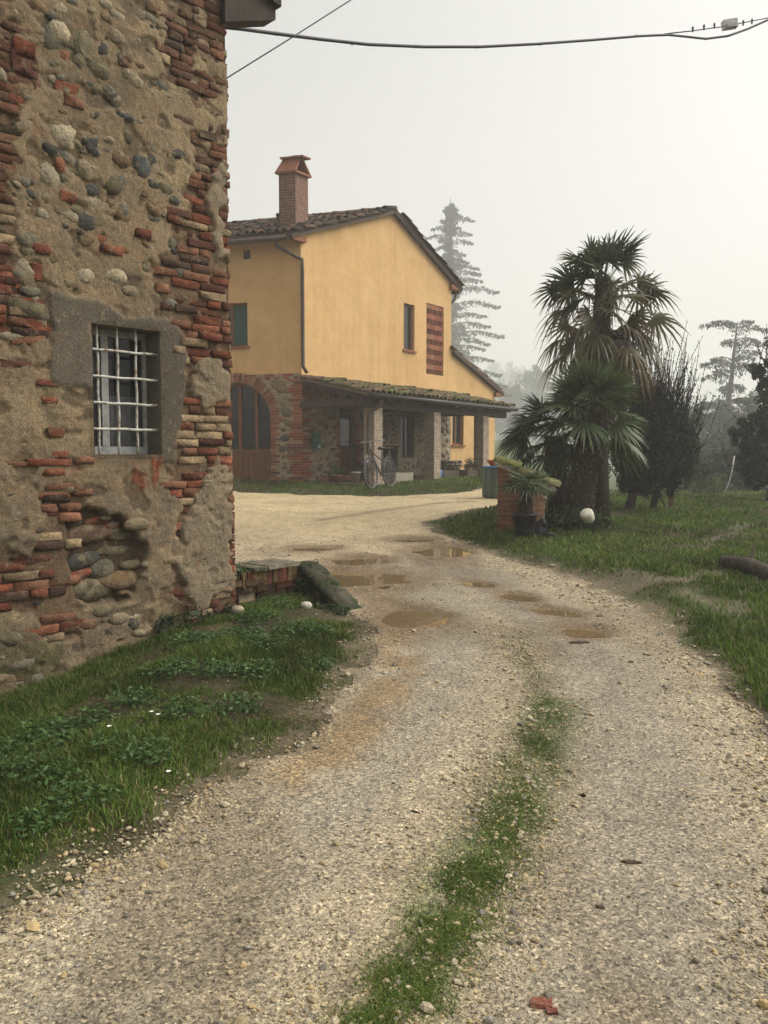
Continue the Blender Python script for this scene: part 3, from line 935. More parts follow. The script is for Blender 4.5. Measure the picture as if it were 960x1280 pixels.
# reveal edge stays crisp
hh[j0 - 1:j1 + 2, i0 - 1:i1 + 2] = np.clip(hh[j0 - 1:j1 + 2, i0 - 1:i1 + 2], .008, .016)
WH = hh
PG = PW + hh[..., None] * WN
ns, nz = len(ss), len(zz)
ix = np.arange(ns * nz).reshape(nz, ns)
Fw = np.stack([ix[:-1, :-1], ix[:-1, 1:], ix[1:, 1:], ix[1:, :-1]], -1)
kf = np.ones(Fw.shape[:2], bool); kf[j0:j1, i0:i1] = False
Fw = Fw[kf]
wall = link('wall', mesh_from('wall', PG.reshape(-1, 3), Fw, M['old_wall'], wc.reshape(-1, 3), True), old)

def wallh(s, z):
    i = int(np.clip(np.searchsorted(ss, s), 0, ns - 1)); j = int(np.clip(np.searchsorted(zz, z), 0, nz - 1))
    return WH[j, i]
AX = np.array([WD, [0, 0, 1.], WN])
# --- brick courses
REDS = np.array([[.225, .075, .042], [.275, .105, .058], [.185, .066, .04], [.25, .12, .07], [.14, .062, .042]])
mb = MB()
def lay(poly, s_lo, s_hi, z_lo, z_hi, pale=.1, miss=.02, rough=.005, seed=0, tone=1.0, endj=False):
    rh = .0655; row = 0; z = z_lo
    while z < z_hi:
        s = s_lo - rng.random() * .2
        while s < s_hi:
            L = rng.choice([.255, .255, .125, .2]) * rng.uniform(.92, 1.06)
            e = min(s + L, s_hi + (rng.uniform(-.004, .03) if endj else 0))
            c_s, c_z = (s + e) / 2, z + rh / 2
            if e - s > .04:
                P = wp(c_s, c_z); u, v = project(P)
                u += rng.normal(0, 7); v += rng.normal(0, 5)
                hit = bool(in_poly(np.array([u]), np.array([v]), poly)[0]) and not (ws0 - .02 < e and s < ws1 + .02 and wz0 - .02 < c_z < wz1 + .04)
                if hit and rng.random() > miss:
                    q = rng.random(); vv = float(v)
                    pl = pale + (.28 if 430 < vv < 600 else 0)
                    if q < pl: col = np.array([.40, .29, .17]) * rng.uniform(.7, 1.1)
                    elif q < pl + .06: col = np.array([.09, .055, .04])
                    else: col = REDS[rng.integers(0, 5)] * rng.uniform(.8, 1.2)
                    if vv < 250: col = col * .62 + np.array([.16, .13, .082]) * .36
                    pr = rng.normal(0, rough)
                    if 370 < vv < 440 and u > 225: pr += rng.normal(.01, .022)
                    pr -= .004
                    if rng.random() < .14: pr -= .012
                    hgt = rh - rng.uniform(.004, .014)
                    mb.worn(wp(c_s, c_z + rng.normal(0, .003), pr - .055), (e - s - .010, hgt, .11),
                            AX, col * tone * rng.uniform(.7, 1.15))
            s = e + .004 if e == s + L else s_hi + 1
        z += rh; row += 1
s_r = W(196, 400)[0]
lay(BR, s_r, S_B, -.1, 5.6, endj=True)
lay(BL, -2.6, W(60, 400)[0], 2.4, 5.6, pale=.05, miss=.06, rough=.003, tone=.8)
lay(BLL, -2.6, W(104, 700)[0], -.3, 1.9, pale=.08, miss=.30, rough=.006, tone=.95)
# odd bricks showing through the plaster
for (u, v, w, h) in [(160, 480, 0, 0), (40, 700, 20, 4), (68, 590, 12, 4), (105, 615, 10, 4), (70, 540, 8, 5), (20, 580, 20, 3), (62, 578, 22, 4), (58, 620, 24, 4), (75, 568, 8, 4), (106, 575, 10, 4), (78, 608, 16, 4), (72, 640, 14, 4),
                     (62, 500, 8, 4), (20, 455, 14, 4), (60, 478, 10, 3), (140, 60, 0, 0), (80, 70, 6, 7), (156, 77, 7, 6), (86, 112, 13, 8), (92, 128, 10, 6), (76, 206, 5, 8), (84, 246, 7, 6), (128, 300, 14, 6), (140, 312, 12, 5), (178, 292, 9, 6), (190, 505, 0, 0), (30, 60, 10, 10), (30, 80, 12, 12), (28, 130, 12, 10),
                     (44, 400, 16, 7), (60, 410, 18, 6), (36, 425, 16, 6), (14, 350, 12, 9), (48, 340, 9, 9), (50, 312, 10, 6)]:
    if not w: continue
    s, z = W(u, v); dpt = 5.3 + s * .72
    mb.worn(wp(s, z, -.04 + wallh(s, z)), (w * 2 / FPX * dpt * 1.25, h * 2 / FPX * dpt, .1), AX, REDS[rng.integers(0, 5)] * rng.uniform(.7, 1.05), .18)
mb.build('brickwork', M['old_brick'], old)

# --- field stones
GRY, OLV, BRN, TAN, BLU, PAL, SLT = (.15, .138, .10), (.135, .115, .068), (.16, .105, .055), (.25, .20, .125), (.10, .108, .10), (.34, .285, .19), (.068, .066, .056)
stones = [(65, 44, 16, 23, 20, GRY), (107, 57, 14, 21, 24, OLV), (131, 60, 8, 14, 30, SLT), (206, 108, 11, 9, 0, BLU), (79, 168, 15, 18, -30, PAL), (61, 222, 11, 17, 10, PAL), (151, 200, 10, 13, 25, BRN),
          (178, 207, 9, 15, 8, BLU), (160, 146, 11, 6, 0, BLU), (137, 116, 8, 10, 10, SLT), (142, 231, 9, 11, 0, OLV), (107, 278, 10, 12, 20, SLT), (122, 256, 15, 9, 0, PAL), (32, 336, 12, 17, -14, PAL), (40, 384, 28, 17, 0, OLV), (39, 364, 9, 6, 0, GRY),
          (108, 300, 9, 8, 0, BRN), (212, 196, 12, 7, 20, TAN), (215, 302, 11, 9, 0, GRY), (225, 340, 11, 9, 0, GRY), (219, 312, 6, 5, 0, SLT), (165, 98, 13, 11, 20, TAN), (143, 45, 10, 9, 0, TAN), (196, 28, 11, 6, 10, GRY), (98, 76, 9, 11, 0, OLV), (125, 90, 14, 10, 10, OLV),
          (118, 108, 7, 8, 0, OLV), (107, 153, 9, 6, 0, BRN), (120, 188, 9, 6, 35, BRN), (136, 175, 6, 6, 0, TAN), (112, 185, 6, 8, 0, SLT), (92, 213, 10, 5, 10, OLV), (108, 214, 10, 13, 10, TAN), (162, 170, 6, 10, 0, OLV), (192, 230, 9, 7, 0, SLT), (208, 236, 9, 8, 0, OLV),
          (218, 250, 6, 8, 0, SLT), (182, 243, 6, 6, 0, BRN), (154, 262, 8, 9, 0, GRY), (116, 238, 9, 9, 0, SLT), (193, 272, 8, 6, 0, GRY), (90, 272, 9, 7, 0, PAL), (144, 345, 12, 9, 0, PAL), (155, 352, 10, 8, 0, PAL), (105, 345, 12, 9, 0, PAL), (165, 365, 9, 7, 0, TAN), (90, 355, 8, 7, 0, BRN), (205, 360, 9, 7, 0, SLT), (214, 380, 9, 8, 0, GRY),
          (35, 298, 10, 12, 0, GRY), (62, 320, 9, 8, 0, BRN), (55, 395, 10, 8, 0, GRY), (30, 400, 9, 6, 0, OLV), (20, 422, 14, 6, 0, PAL), (180, 20, 9, 7, 0, TAN), (72, 100, 9, 6, 0, PAL), (150, 130, 9, 6, 0, OLV), (145, 20, 8, 7, 0, PAL),
          (104, 703, 19, 10, -8, SLT), (146, 690, 18, 8, 0, OLV), (155, 727, 22, 13, 0, BRN), (110, 741, 25, 15, 0, OLV), (116, 668, 24, 12, 0, (.16, .105, .07)), (158, 668, 14, 8, 0, OLV), (135, 712, 12, 14, 0, GRY), (170, 708, 12, 6, 0, OLV), (172, 655, 12, 8, 0, TAN), (100, 722, 20, 6, -10, REDS[2]), (128, 652, 13, 5, -8, REDS[1]), (147, 658, 12, 5, -6, REDS[0]),
          (60, 800, 12, 10, 0, GRY), (90, 785, 12, 9, 0, BRN), (112, 780, 11, 8, 0, (.19, .11, .07)), (30, 830, 16, 12, 0, GRY), (125, 765, 11, 8, 0, OLV), (15, 800, 12, 10, 0, OLV), (150, 775, 12, 9, 0, TAN), (168, 780, 9, 8, 0, SLT), (240, 772, 9, 8, 0, TAN), (265, 776, 10, 8, 0, PAL), (8, 850, 14, 10, 0, BRN), (50, 850, 12, 9, 0, GRY), (285, 770, 7, 6, 0, TAN), (180, 790, 12, 7, 0, TAN)]
mb = MB()
def put_stone(u, v, ru, rv, rot, col, deep=.62):
    s, z = W(u, v); dpt = 5.3 + s * .72
    k = dpt / FPX
    r = R_(rot); c, q = math.cos(r), math.sin(r)
    ax = np.array([WD * c + np.array([0, 0, -q]), WD * q + np.array([0, 0, c]), WN])
    rs, rz = ru * k * 1.3, rv * k
    d = min(rs, rz) * rng.uniform(.5, .75)
    mb.stone(wp(s, z, wallh(s, z) - d * deep), (rs*1.1, rz*1.1, d), ax, np.asarray(col) * rng.uniform(.8, 1.15), .30)
for st in stones: put_stone(*st, deep=(.05 if 85 < st[0] < 185 and 640 < st[1] < 756 else .58))
PALS = [GRY, OLV, BRN, TAN, SLT, PAL, OLV, BRN]
for i in range(760):
    u, v = rng.uniform(-500, 225), rng.uniform(-250, 390)
    if u < 0: u = -500 * rng.random() ** 1.5
    if u > 20 and v < 0: v = rng.uniform(0, 390)
    w = float(vnoise(np.array([u / 40.]), np.array([v / 40.]), 131)[0])
    if rng.random() > .15 + .9 * w: continue
    if in_poly(np.array([u]), np.array([v]), CEM)[0] or v > 340 and u > 100: continue
    s, z = W(u, v)
    if z > 5.6 or s < -2.5: continue
    q = rng.lognormal(1.62, .40)
    put_stone(u, v, q, q * rng.uniform(.6, 1.1), rng.uniform(-30, 30), PALS[rng.integers(0, 8)])
for i in range(260):
    u, v = rng.uniform(-300, 290), rng.uniform(590, 860)
    s, z = W(u, v)
    if z < -.2 or s < -2.5 or rng.random() > .55: continue
    q = rng.lognormal(.95, .4)
    put_stone(u, v, q * 1.2, q * rng.uniform(.5, .9), rng.uniform(-15, 15), PALS[rng.integers(0, 8)])
mb.build('field_stones', M['wall_stone'], old)

merge(wall, *[o for o in old.children if o.name.split('.')[0] in ('brickwork', 'field_stones')])
# --- body of the building behind the front wall
mb = MB()
bk = -WN
top = 5.7
a0, a1 = wp(-2.6, -.4), wp(S_B, -.4)
upv = np.array([0, 0, top + .4])
mb.quad(a1 - WN*.02, a1 + bk * 6, a1 + bk * 6 + upv, a1 + upv - WN*.02)
mb.quad(a0 + bk * 6, a0, a0 + upv, a0 + bk * 6 + upv)
mb.quad(a1 + bk * 6, a0 + bk * 6, a0 + bk * 6 + upv, a1 + bk * 6 + upv)
mb.build('rear_wall', M['brick_old'], old)
# flared brick footing of the corner
mb = MB(); z = -.1
while z < W(289, 420)[1]:
    o_ = rng.uniform(0, .03)
    wdt = .04 + .03 * sst(2.4, .3, z)
    mb.box(wp(S_B + wdt / 2 - .01 + rng.uniform(-.006, .01), z + .032, -.15), (wdt + .02, .054, .16), AX, (REDS[rng.integers(0, 5)] if rng.random() > .22 else np.array([.36, .27, .17])) * rng.uniform(.75, 1.15), jit=.1)
    z += .065
mb.build('corner_footing', M['old_brick'], old)
# --- roof corner that overhangs at the top of the picture
mb = MB()
e1 = W(338, 27, -.1); ez = W(282, 33)[1]
se = W(339, 28)[0]
zt_e = W(339, 28)[1]
sp = wp(S_B - .05, ez, .06); ep = wp(se, zt_e, .06); ez0 = ez; ez = zt_e
mb.prism([sp, ep, ep + np.array([0, 0, .07]), wp(se - .06, ez + .26, .06), wp(S_B - .05, ez + .3, .06)], bk * .16)
rise = math.tan(R_(18))
lo = wp(S_B + .04, ez + .10 + .0, .05)
mb.prism([wp(se + .03, ez + .10, .1), wp(S_B - .1, ez + .22, .1), wp(S_B - .1, ez + .36, .1), wp(se + .03, ez + .24, .1)], bk * .22)
L_ = se + 2.8
hi = wp(-2.8, ez + .10 + L_ * rise, .05)
mb.prism([lo, hi, hi + np.array([0, 0, .14]), lo + np.array([0, 0, .14])], bk * 6.6)
mb.build('roof', M['wood_dark'], old)
mb = MB(); mb.mi = 0
gp = [wp(-2.6, top - .02, -.03), wp(S_B, top - .02, -.03), wp(S_B, top + .02, -.03), wp(-2.6, ez + .1 + (S_B + 2.6) * rise, -.03)]
mb.prism(gp, bk * .3)
mb.build('gable_top', M['brick_old'], old)

# --- barred window
mb = MB()
dep = .26
c00, c10, c11, c01 = [wp(s, z, .012) for s, z in ((ws0, wz0), (ws1, wz0), (ws1, wz1), (ws0, wz1))]
dv = -WN * dep
mb.quad(c10, c11, c11 + dv, c10 + dv); mb.quad(c01, c00, c00 + dv, c01 + dv)
mb.quad(c11, c01, c01 + dv, c11 + dv); mb.quad(c00, c10, c10 + dv, c00 + dv)
rv_ = mb.build('window_reveal', M['cement'], old)
win = MB()
def wbox(m, s0, s1, z0, z1, o0, o1, col=(1, 1, 1)):
    m.box(wp((s0+s1)/2, (z0+z1)/2, (o0+o1)/2), (s1-s0, z1-z0, abs(o1-o0)), AX, col)
fo = -.20
fw = .045
wbox(win, ws0, ws0 + fw, wz0, wz1, fo, fo - .05); wbox(win, ws1 - .03, ws1, wz0, wz1, fo, fo - .05)
wbox(win, ws0 + fw, ws1 - .03, wz1 - .05, wz1, fo, fo - .05); wbox(win, ws0 + fw, ws1 - .03, wz0, wz0 + .06, fo, fo - .05)
mid = ws0 + (ws1 - ws0) * .36
wbox(win, mid - .025, mid + .03, wz0 + .06, wz1 - .05, fo + .004, fo - .046)
window = win.build('window', M['white_frame'], old)
mb = MB()
wbox(mb, ws0 + fw, mid - .025, wz0 + .06, wz1 - .05, fo - .02, fo - .026)
wbox(mb, mid + .03, ws1 - .03, wz0 + .06, wz1 - .05, fo - .02, fo - .026)
# see-through pane in front of a net curtain
gm_, nt, b = newmat('thin_glass')
b.inputs['Base Color'].default_value = (.02, .025, .025, 1); b.inputs['Roughness'].default_value = .05
tr = nt.nodes.new('ShaderNodeBsdfTransparent'); mx = nt.nodes.new('ShaderNodeMixShader'); mx.inputs[0].default_value = .62
nt.links.new(b.outputs[0], mx.inputs[1]); nt.links.new(tr.outputs[0], mx.inputs[2]); nt.links.new(mx.outputs[0], nt.nodes['Material Output'].inputs['Surface'])
M['thin_glass'] = gm_
mb.build('pane', gm_, window)
mb = MB()
S_ = np.linspace(mid + .02, ws1 - .02, 40); top_c = wz0 + (wz1 - wz0) * .47
P0 = [wp(s, wz0 + .04, fo - .06 + .012 * math.sin(s * 130)) for s in S_]; P1 = [wp(s, top_c, fo - .06 + .01 * math.sin(s * 130 + .3)) for s in S_]
mb.add(P0 + P1, [(i, i+1, 41+i, 40+i) for i in range(39)], smooth=True)
mb.tube([wp(mid, top_c, fo - .055), wp(ws1, top_c, fo - .055)], .006)
mb.build('curtain', M['curtain'], window)
mb = MB(); wbox(mb, ws0 - .1, ws1 + .1, wz0 - .1, wz1 + .1, -.62, -.66); mb.build('room_shade', M['shade_in'], window)  # near-black sheet painted to stand for the unlit room
mb = MB()
bo = -.055
sill = wz0 - .01
for u in (122.6, 147.5, 170.3):
    s = W(u, 480, bo)[0]; P = []
    for k in range(9):
        z = sill + (wz1 - sill) * k / 8
        P.append(wp(s + .004 * math.sin(k * 1.9 + u), z, bo))
    mb.tube(P, .0100, 8)
for v in (436.2, 470, 503, 535.8):
    z = W(114, v, bo)[1]; P = []
    for k in range(7):
        P.append(wp(ws0 - .03 + (ws1 - ws0 + .05) * k / 6, z + .003 * math.sin(k * 2.2 + v), bo + .017))
    mb.tube(P, .0100, 8)
mb.build('window_grille', M['bar_white'], old)

# ------------------------------------------------------------------ low wall with capping, and the sloping buttress at its end
lw = thing('low_brick_wall', 'low mossy brick wall with a stone capping, joined to the old building corner', 'low wall', (-1.0, 7.2, .25))
d2 = nrm([.62, .785, 0]); n2v = np.array([d2[1], -d2[0], 0])
A2 = np.array([-1.22, 6.78, 0]); L2 = .70; zt = .60
ax2 = np.array([d2, [0, 0, 1.], n2v])
mb = MB(); z = .02
while z < zt - .075:
    s = -rng.random() * .1
    while s < L2:
        L = rng.choice([.12, .24]) ; e = min(s + L, L2)
        if e - s > .03 and rng.random() > .06:
            mb.box(A2 + d2*(s+e)/2 + np.array([0,0,z+.03]) + n2v*(-.05+rng.normal(0, .006)), (e-s-.012, .052, .12), ax2, REDS[rng.integers(0,5)] * np.array([.8, 1, .9]) * rng.uniform(.3, .6), jit=.1)
        s = e
    z += .066
s = 0
while s < L2 * .98:      # upright soldier course under the capping
    mb.box(A2 + d2*(s+.03) + np.array([0,0,zt-.065]) + n2v*(-.05+rng.normal(0,.004)), (.05, .125, .125), ax2, (np.array([.13, .085, .035]) if rng.random() > .3 else REDS[2]*.8) * rng.uniform(.7, 1.2), jit=.1)
    s += .06
mb.build('brickwork', M['old_brick'], lw)
mb = MB()
mb.prism([A2 - n2v*.03 + np.array([0,0,-.1]), A2 + d2*L2 - n2v*.03 + np.array([0,0,-.1]), A2 + d2*L2 - n2v*.03 + np.array([0,0,zt-.012]), A2 - n2v*.03 + np.array([0,0,zt-.012])], -n2v*.32)
mb.build('core', M['mortar'], lw)
mb = MB(); s = .12
for L in (.16, .2, .24):
    mb.box(A2 + d2*(s+L/2) + np.array([0,0,zt+.016+rng.uniform(-.004,.006)]) - n2v*(.16+rng.uniform(0,.02)), (L-.008, .034, .40+rng.uniform(-.04, .04)), ax2, jit=.05)
    s += L
mb.build('capping', M['slab_dark'], lw)
mb_ = []
for i in range(26):
    q = A2 + d2*rng.uniform(-.02, .16) - n2v*rng.uniform(.0, .3) + np.array([0,0,zt+.01])
    leafblob(mb_, q, (.08, .08, .035), 45, .016, [[.04,.075,.02],[.06,.1,.03],[.1,.1,.045]], 1.5, .5)
tag(leaf_object('wall_top_grass', mb_), kind='stuff')

bt = thing('sloping_buttress', 'dark mossy stone buttress sloping down to the track at the end of low wall', 'buttress', (-.55, 7.2, .25))
e0 = A2 + d2*(L2 + .03); e1 = np.array([-.285, 6.82, 0])
dB = nrm(e1 - e0); LB = np.linalg.norm(e1 - e0); nB = np.array([dB[1], -dB[0], 0]); 
if nB[1] > 0: nB = -nB
mb = MB()
zt2 = zt + .0
K = 12
for (o0, o1, dz, mat) in ((0, .2, 0, 0),):
    P = [e0 + np.array([0,0,-.1]), e1 + np.array([0,0,-.1]), e1 + np.array([0,0,.2])]
    for k in range(K + 1):
        t = 1 - k / K
        P.append(e0 + dB*LB*t + np.array([0,0,.17 + (zt2 - .20)*(1-t)**.95]))
    mb.prism(P, -nB*.2)
mb.build('face', M['concrete'], bt)
mb = MB(); P = []
for k in range(11):
    t = k / 10
    P.append(e0 + dB*(LB*t*1.02) + nB*(.02+.008*rng.normal()) + np.array([0,0,.02 + .24 + (zt2 - .24)*(1-t)**.9 + .008*rng.normal()]))
K2 = 26
prev = None; V_, F_ = [], []
for k in range(K2 + 1):
    t = k / K2
    c = e0 + dB*(LB*t*1.03) + np.array([0,0,.0 + .19 + (zt2 - .19)*(1-t)**.95])
    j = rng.normal(0, .007, (6, 3))
    for q_, (a_, h_) in enumerate(((.035, -.045), (.045, .005), (.012, .032), (-.10, .036), (-.20, .01), (-.205, -.05))):
        V_.append(c + nB*a_ + np.array([0,0,h_]) + j[q_])
    if k:
        o_ = (k-1)*6
        F_ += [(o_+q_, o_+(q_+1) % 6, o_+6+(q_+1) % 6, o_+6+q_) for q_ in range(6)]
F_ += [tuple(range(5, -1, -1)), tuple(K2*6 + q_ for q_ in range(6))]
mb.add(V_, F_, smooth=True)
mb.build('coping', M['concrete'], bt)
iv = []
for i in range(60):
    t = rng.random(); 
    q = A2 + d2*rng.uniform(-.05, L2) + n2v*rng.uniform(.02, .12) + np.array([0,0,rng.uniform(.2, .32)])
    leafblob(iv, q, (.07, .07, .05), 40, .018, [[.022,.05,.015],[.035,.07,.02],[.05,.09,.03]], .8, .6)
for i in range(22):
    q = e0 + dB*rng.uniform(-.05, .12) + nB*rng.uniform(.02, .08) + np.array([0,0,rng.uniform(.2, .56)])
    leafblob(iv, q, (.05, .05, .05), 30, .017, [[.022,.05,.015],[.035,.07,.02]], .8, .6)
for i in range(30):
    q = wp(S_B - rng.uniform(-.05, .75), rng.uniform(.2, .36), .05)
    leafblob(iv, q, (.07, .05, .06), 26, .018, [[.022,.045,.015],[.03,.06,.02]], .8, .6)
for i in range(70):
    t = rng.random(); q = e0 + dB*(LB*t) + nB*rng.uniform(-.16, .04) + np.array([0, 0, .22 + (zt2 - .19)*(1-t)**.95])
    leafblob(iv, q, (.03, .03, .012), 16, .008, [[.05,.065,.018],[.075,.085,.025],[.035,.05,.015]], 1, .8)
for i in range(40):
    t = rng.random(); q = e0 + dB*(LB*t) + nB*rng.uniform(.03, .12) + np.array([0, 0, rng.uniform(.2, .3)])
    leafblob(iv, q, (.06, .06, .05), 30, .016, [[.03,.06,.016],[.045,.085,.022]], .8, .6)
tag(leaf_object('wall_foot_weeds', iv), kind='stuff')
# pale stones lying against the wall
for (u, v, r, lab) in [(296, 777, .055, 'tan rounded stone at the foot of the old building corner'), (376, 752, .03, 'small white stone against the low wall in weeds, upper of two'), (383, 765, .045, 'jagged white stone in the grass below the dark buttress')]:
    c = on_ground(u, v); mb = MB(); c[2] = Hs(c[0], c[1]) + r*.6
    mb.stone(c, (r*1.2, r, r*.9), None, (.36, .3, .21) if r > .05 else (.5, .47, .4), .25)
    tag(mb.build('loose_stone', M['old_stone']), lab, 'stone')
# ------------------------------------------------------------------ the ochre farmhouse
UPZ = np.array([0, 0, 1.])
def RP(t, z, off=0.0): return HC + HR * t + HRN * off + UPZ * z
def LP(l, z, off=0.0): return HC + HL * l + HLN * off + UPZ * z
def rpx(u, v, off=0.0):
    P = on_plane(u, v, HC + HRN * off, HRN); return float(np.dot(P - HC, HR)), float(P[2])
def lpx(u, v, off=0.0):
    P = on_plane(u, v, HC + HLN * off, HLN); return float(np.dot(P - HC, HL)), float(P[2])
AXR = np.array([HR, UPZ, HRN]); AXL = np.array([HL, UPZ, HLN])
def rbox(m, t0, t1, z0, z1, o0, o1, col=None, jit=0): m.box(RP((t0+t1)/2, (z0+z1)/2, (o0+o1)/2), (abs(t1-t0), abs(z1-z0), abs(o1-o0)), AXR, col, jit)
def lbox(m, t0, t1, z0, z1, o0, o1, col=None, jit=0): m.box(LP((t0+t1)/2, (z0+z1)/2, (o0+o1)/2), (abs(t1-t0), abs(z1-z0), abs(o1-o0)), AXL, col, jit)

def panels(m, P, s0, s1, z0, z1, holes, dep=.15, off=0.0):
    S = sorted({s0, s1, *[h[0] for h in holes], *[h[1] for h in holes]})
    Z = sorted({z0, z1, *[h[2] for h in holes], *[h[3] for h in holes]})
    for a, b in zip(S[:-1], S[1:]):
        for c, d in zip(Z[:-1], Z[1:]):
            ms, mz = (a+b)/2, (c+d)/2
            if any(h[0] < ms < h[1] and h[2] < mz < h[3] for h in holes): continue
            m.quad(P(a, c, off), P(b, c, off), P(b, d, off), P(a, d, off))
    for a, b, c, d in holes:
        i = off - dep
        m.quad(P(a, c, off), P(a, c, i), P(a, d, i), P(a, d, off)); m.quad(P(b, c, off), P(b, d, off), P(b, d, i), P(b, c, i))
        m.quad(P(a, d, off), P(a, d, i), P(b, d, i), P(b, d, off)); m.quad(P(a, c, off), P(b, c, off), P(b, c, i), P(a, c, i))

T_AP, T_E, T_X = 3.69, 6.76, 9.55
Z_E, Z_A = 6.88, 8.24
Z_P = 3.53                       # where the porch roof meets the wall
LEN = 8.5
farm = thing('farmhouse', 'ochre plastered two storey farmhouse with brick chimney, stone ground floor and tiled porch', 'house', (HC[0], HC[1], ZG))

hw1 = (*[rpx(504.5, 410)[0], rpx(518, 410)[0]], rpx(511, 438)[1], rpx(511, 380)[1])
hw2 = (rpx(533, 420)[0], rpx(554.5, 420)[0], rpx(543, 468.5)[1], rpx(543, 381)[1])
lw1 = (lpx(309.3, 405)[0], lpx(309.3, 405)[0] + .95, lpx(305, 433)[1], lpx(305, 378)[1])
mb = MB()
panels(mb, RP, 0, T_E, Z_P - .15, Z_E, [hw1, hw2], .16)
mb.add([RP(0, Z_E), RP(T_E, Z_E), RP(T_AP, Z_A)], [(0, 1, 2)])
panels(mb, lambda s, z, o=0: LP(s, z, o), 0, LEN, Z_P + .07, Z_E + .05, [lw1], .16, .0)
# rear and far sides
bkv = HL * LEN
mb.quad(HC + HR*T_E + UPZ*.6, HC + HR*T_E + bkv + UPZ*.6, HC + HR*T_E + bkv + UPZ*Z_E, HC + HR*T_E + UPZ*Z_E)
q = HC + bkv
mb.add([q + UPZ*.6, q + HR*T_E + UPZ*.6, q + HR*T_E + UPZ*Z_E, q + HR*T_AP + UPZ*Z_A, q + UPZ*Z_E], [(0, 1, 2, 3, 4)])
mb.build('upper_wall', M['ochre'], farm)

# stone ground floor, arched doorway in the left front
arc_u = 296.5
lc = lpx(arc_u, 540)[0]
hwid = abs(lc - lpx(338.5, 560)[0])
z_sp = lpx(338, 524)[1]; z_top = lpx(297, 478.5)[1]
mb = MB()
Zb, Zt = .55, Z_P + .075
def lquad(a, b, c, d): mb.quad(LP(a, c), LP(b, c), LP(b, d), LP(a, d))
lquad(0, lc - hwid, Zb, Zt); lquad(lc + hwid, LEN, Zb, Zt)
arc = [(lc + hwid * math.cos(a), z_sp + (z_top - z_sp) * math.sin(a)) for a in np.linspace(0, math.pi, 25)]
for (l0, a0), (l1, a1) in zip(arc[:-1], arc[1:]):
    mb.quad(LP(l0, a0), LP(l1, a1), LP(l1, Zt), LP(l0, Zt)); mb.quad(LP(l0, a0), LP(l1, a1), LP(l1, a1, -.22), LP(l0, a0, -.22))
for l in (lc - hwid, lc + hwid): mb.quad(LP(l, Zb), LP(l, z_sp), LP(l, z_sp, -.22), LP(l, Zb, -.22))
d1 = (rpx(425, 560)[0], rpx(446, 560)[0], ZG + .05, rpx(436, 511)[1])
w3 = (rpx(501, 540)[0], rpx(518, 540)[0], rpx(510, 572)[1], rpx(510, 514)[1])
panels(mb, RP, 0, T_E, Zb, Z_P - .15, [d1, w3], .2)
mb.build('stone_base', M['mortar'], farm)
mb = MB()
SC = [(.23,.20,.14), (.17,.15,.11), (.29,.245,.165), (.21,.15,.09), (.13,.12,.095), (.33,.29,.21), (.24,.13,.08)]
def rubble(P, AXx, s0, s1, z0, z1, n, ok, smin=.05, smax=.15):
    placed = []
    for i in range(n * 6):
        if len(placed) >= n: break
        s, z = rng.uniform(s0, s1), rng.uniform(z0, z1); r = rng.uniform(smin, smax) * (1 - .5 * len(placed) / n)
        if not ok(s, z, r) or any(((s-a)/1.25)**2 + (z-b)**2 < (.85 * (r+c))**2 for a, b, c in placed): continue
        placed.append((s, z, r))
        mb.stone(P(s, z, -.01), (r * rng.uniform(1.0, 1.5), r * rng.uniform(.75, 1.05), r * .55 * .7), AXx, np.array(SC[rng.integers(0, 7)]) * rng.uniform(.75, 1.2), .22)
Q = .33
rubble(LP, AXL, Q, lc - hwid - .24, ZG - .05, Z_P - .15, 130, lambda s, z, r: math.hypot((s - lc) / (hwid + .24), max(0, z - z_sp) / (z_top - z_sp + .24)) > 1 + r * .5)
rubble(LP, AXL, lc - hwid - .3, lc + hwid + .3, z_sp, Z_P - .12, 60, lambda s, z, r: math.hypot((s - lc) / (hwid + .24), max(0, z - z_sp) / (z_top - z_sp + .24)) > 1 + r * .5 and s > .33)
rubble(LP, AXL, lc + hwid + .25, LEN - .1, ZG - .1, Z_P - .15, 200, lambda s, z, r: True)
okr = lambda s, z, r: not (d1[0] - .12 - r < s < d1[1] + .12 + r and z < d1[3] + .1 + r) and not (w3[0] - .1 - r < s < w3[1] + .1 + r and w3[2] - .1 < z < w3[3] + .1 + r)
rubble(RP, AXR, Q, T_E - .1, ZG - .05, Z_P - .3, 420, okr, .05, .14)
mb.build('field_stones', M['old_stone'], farm)

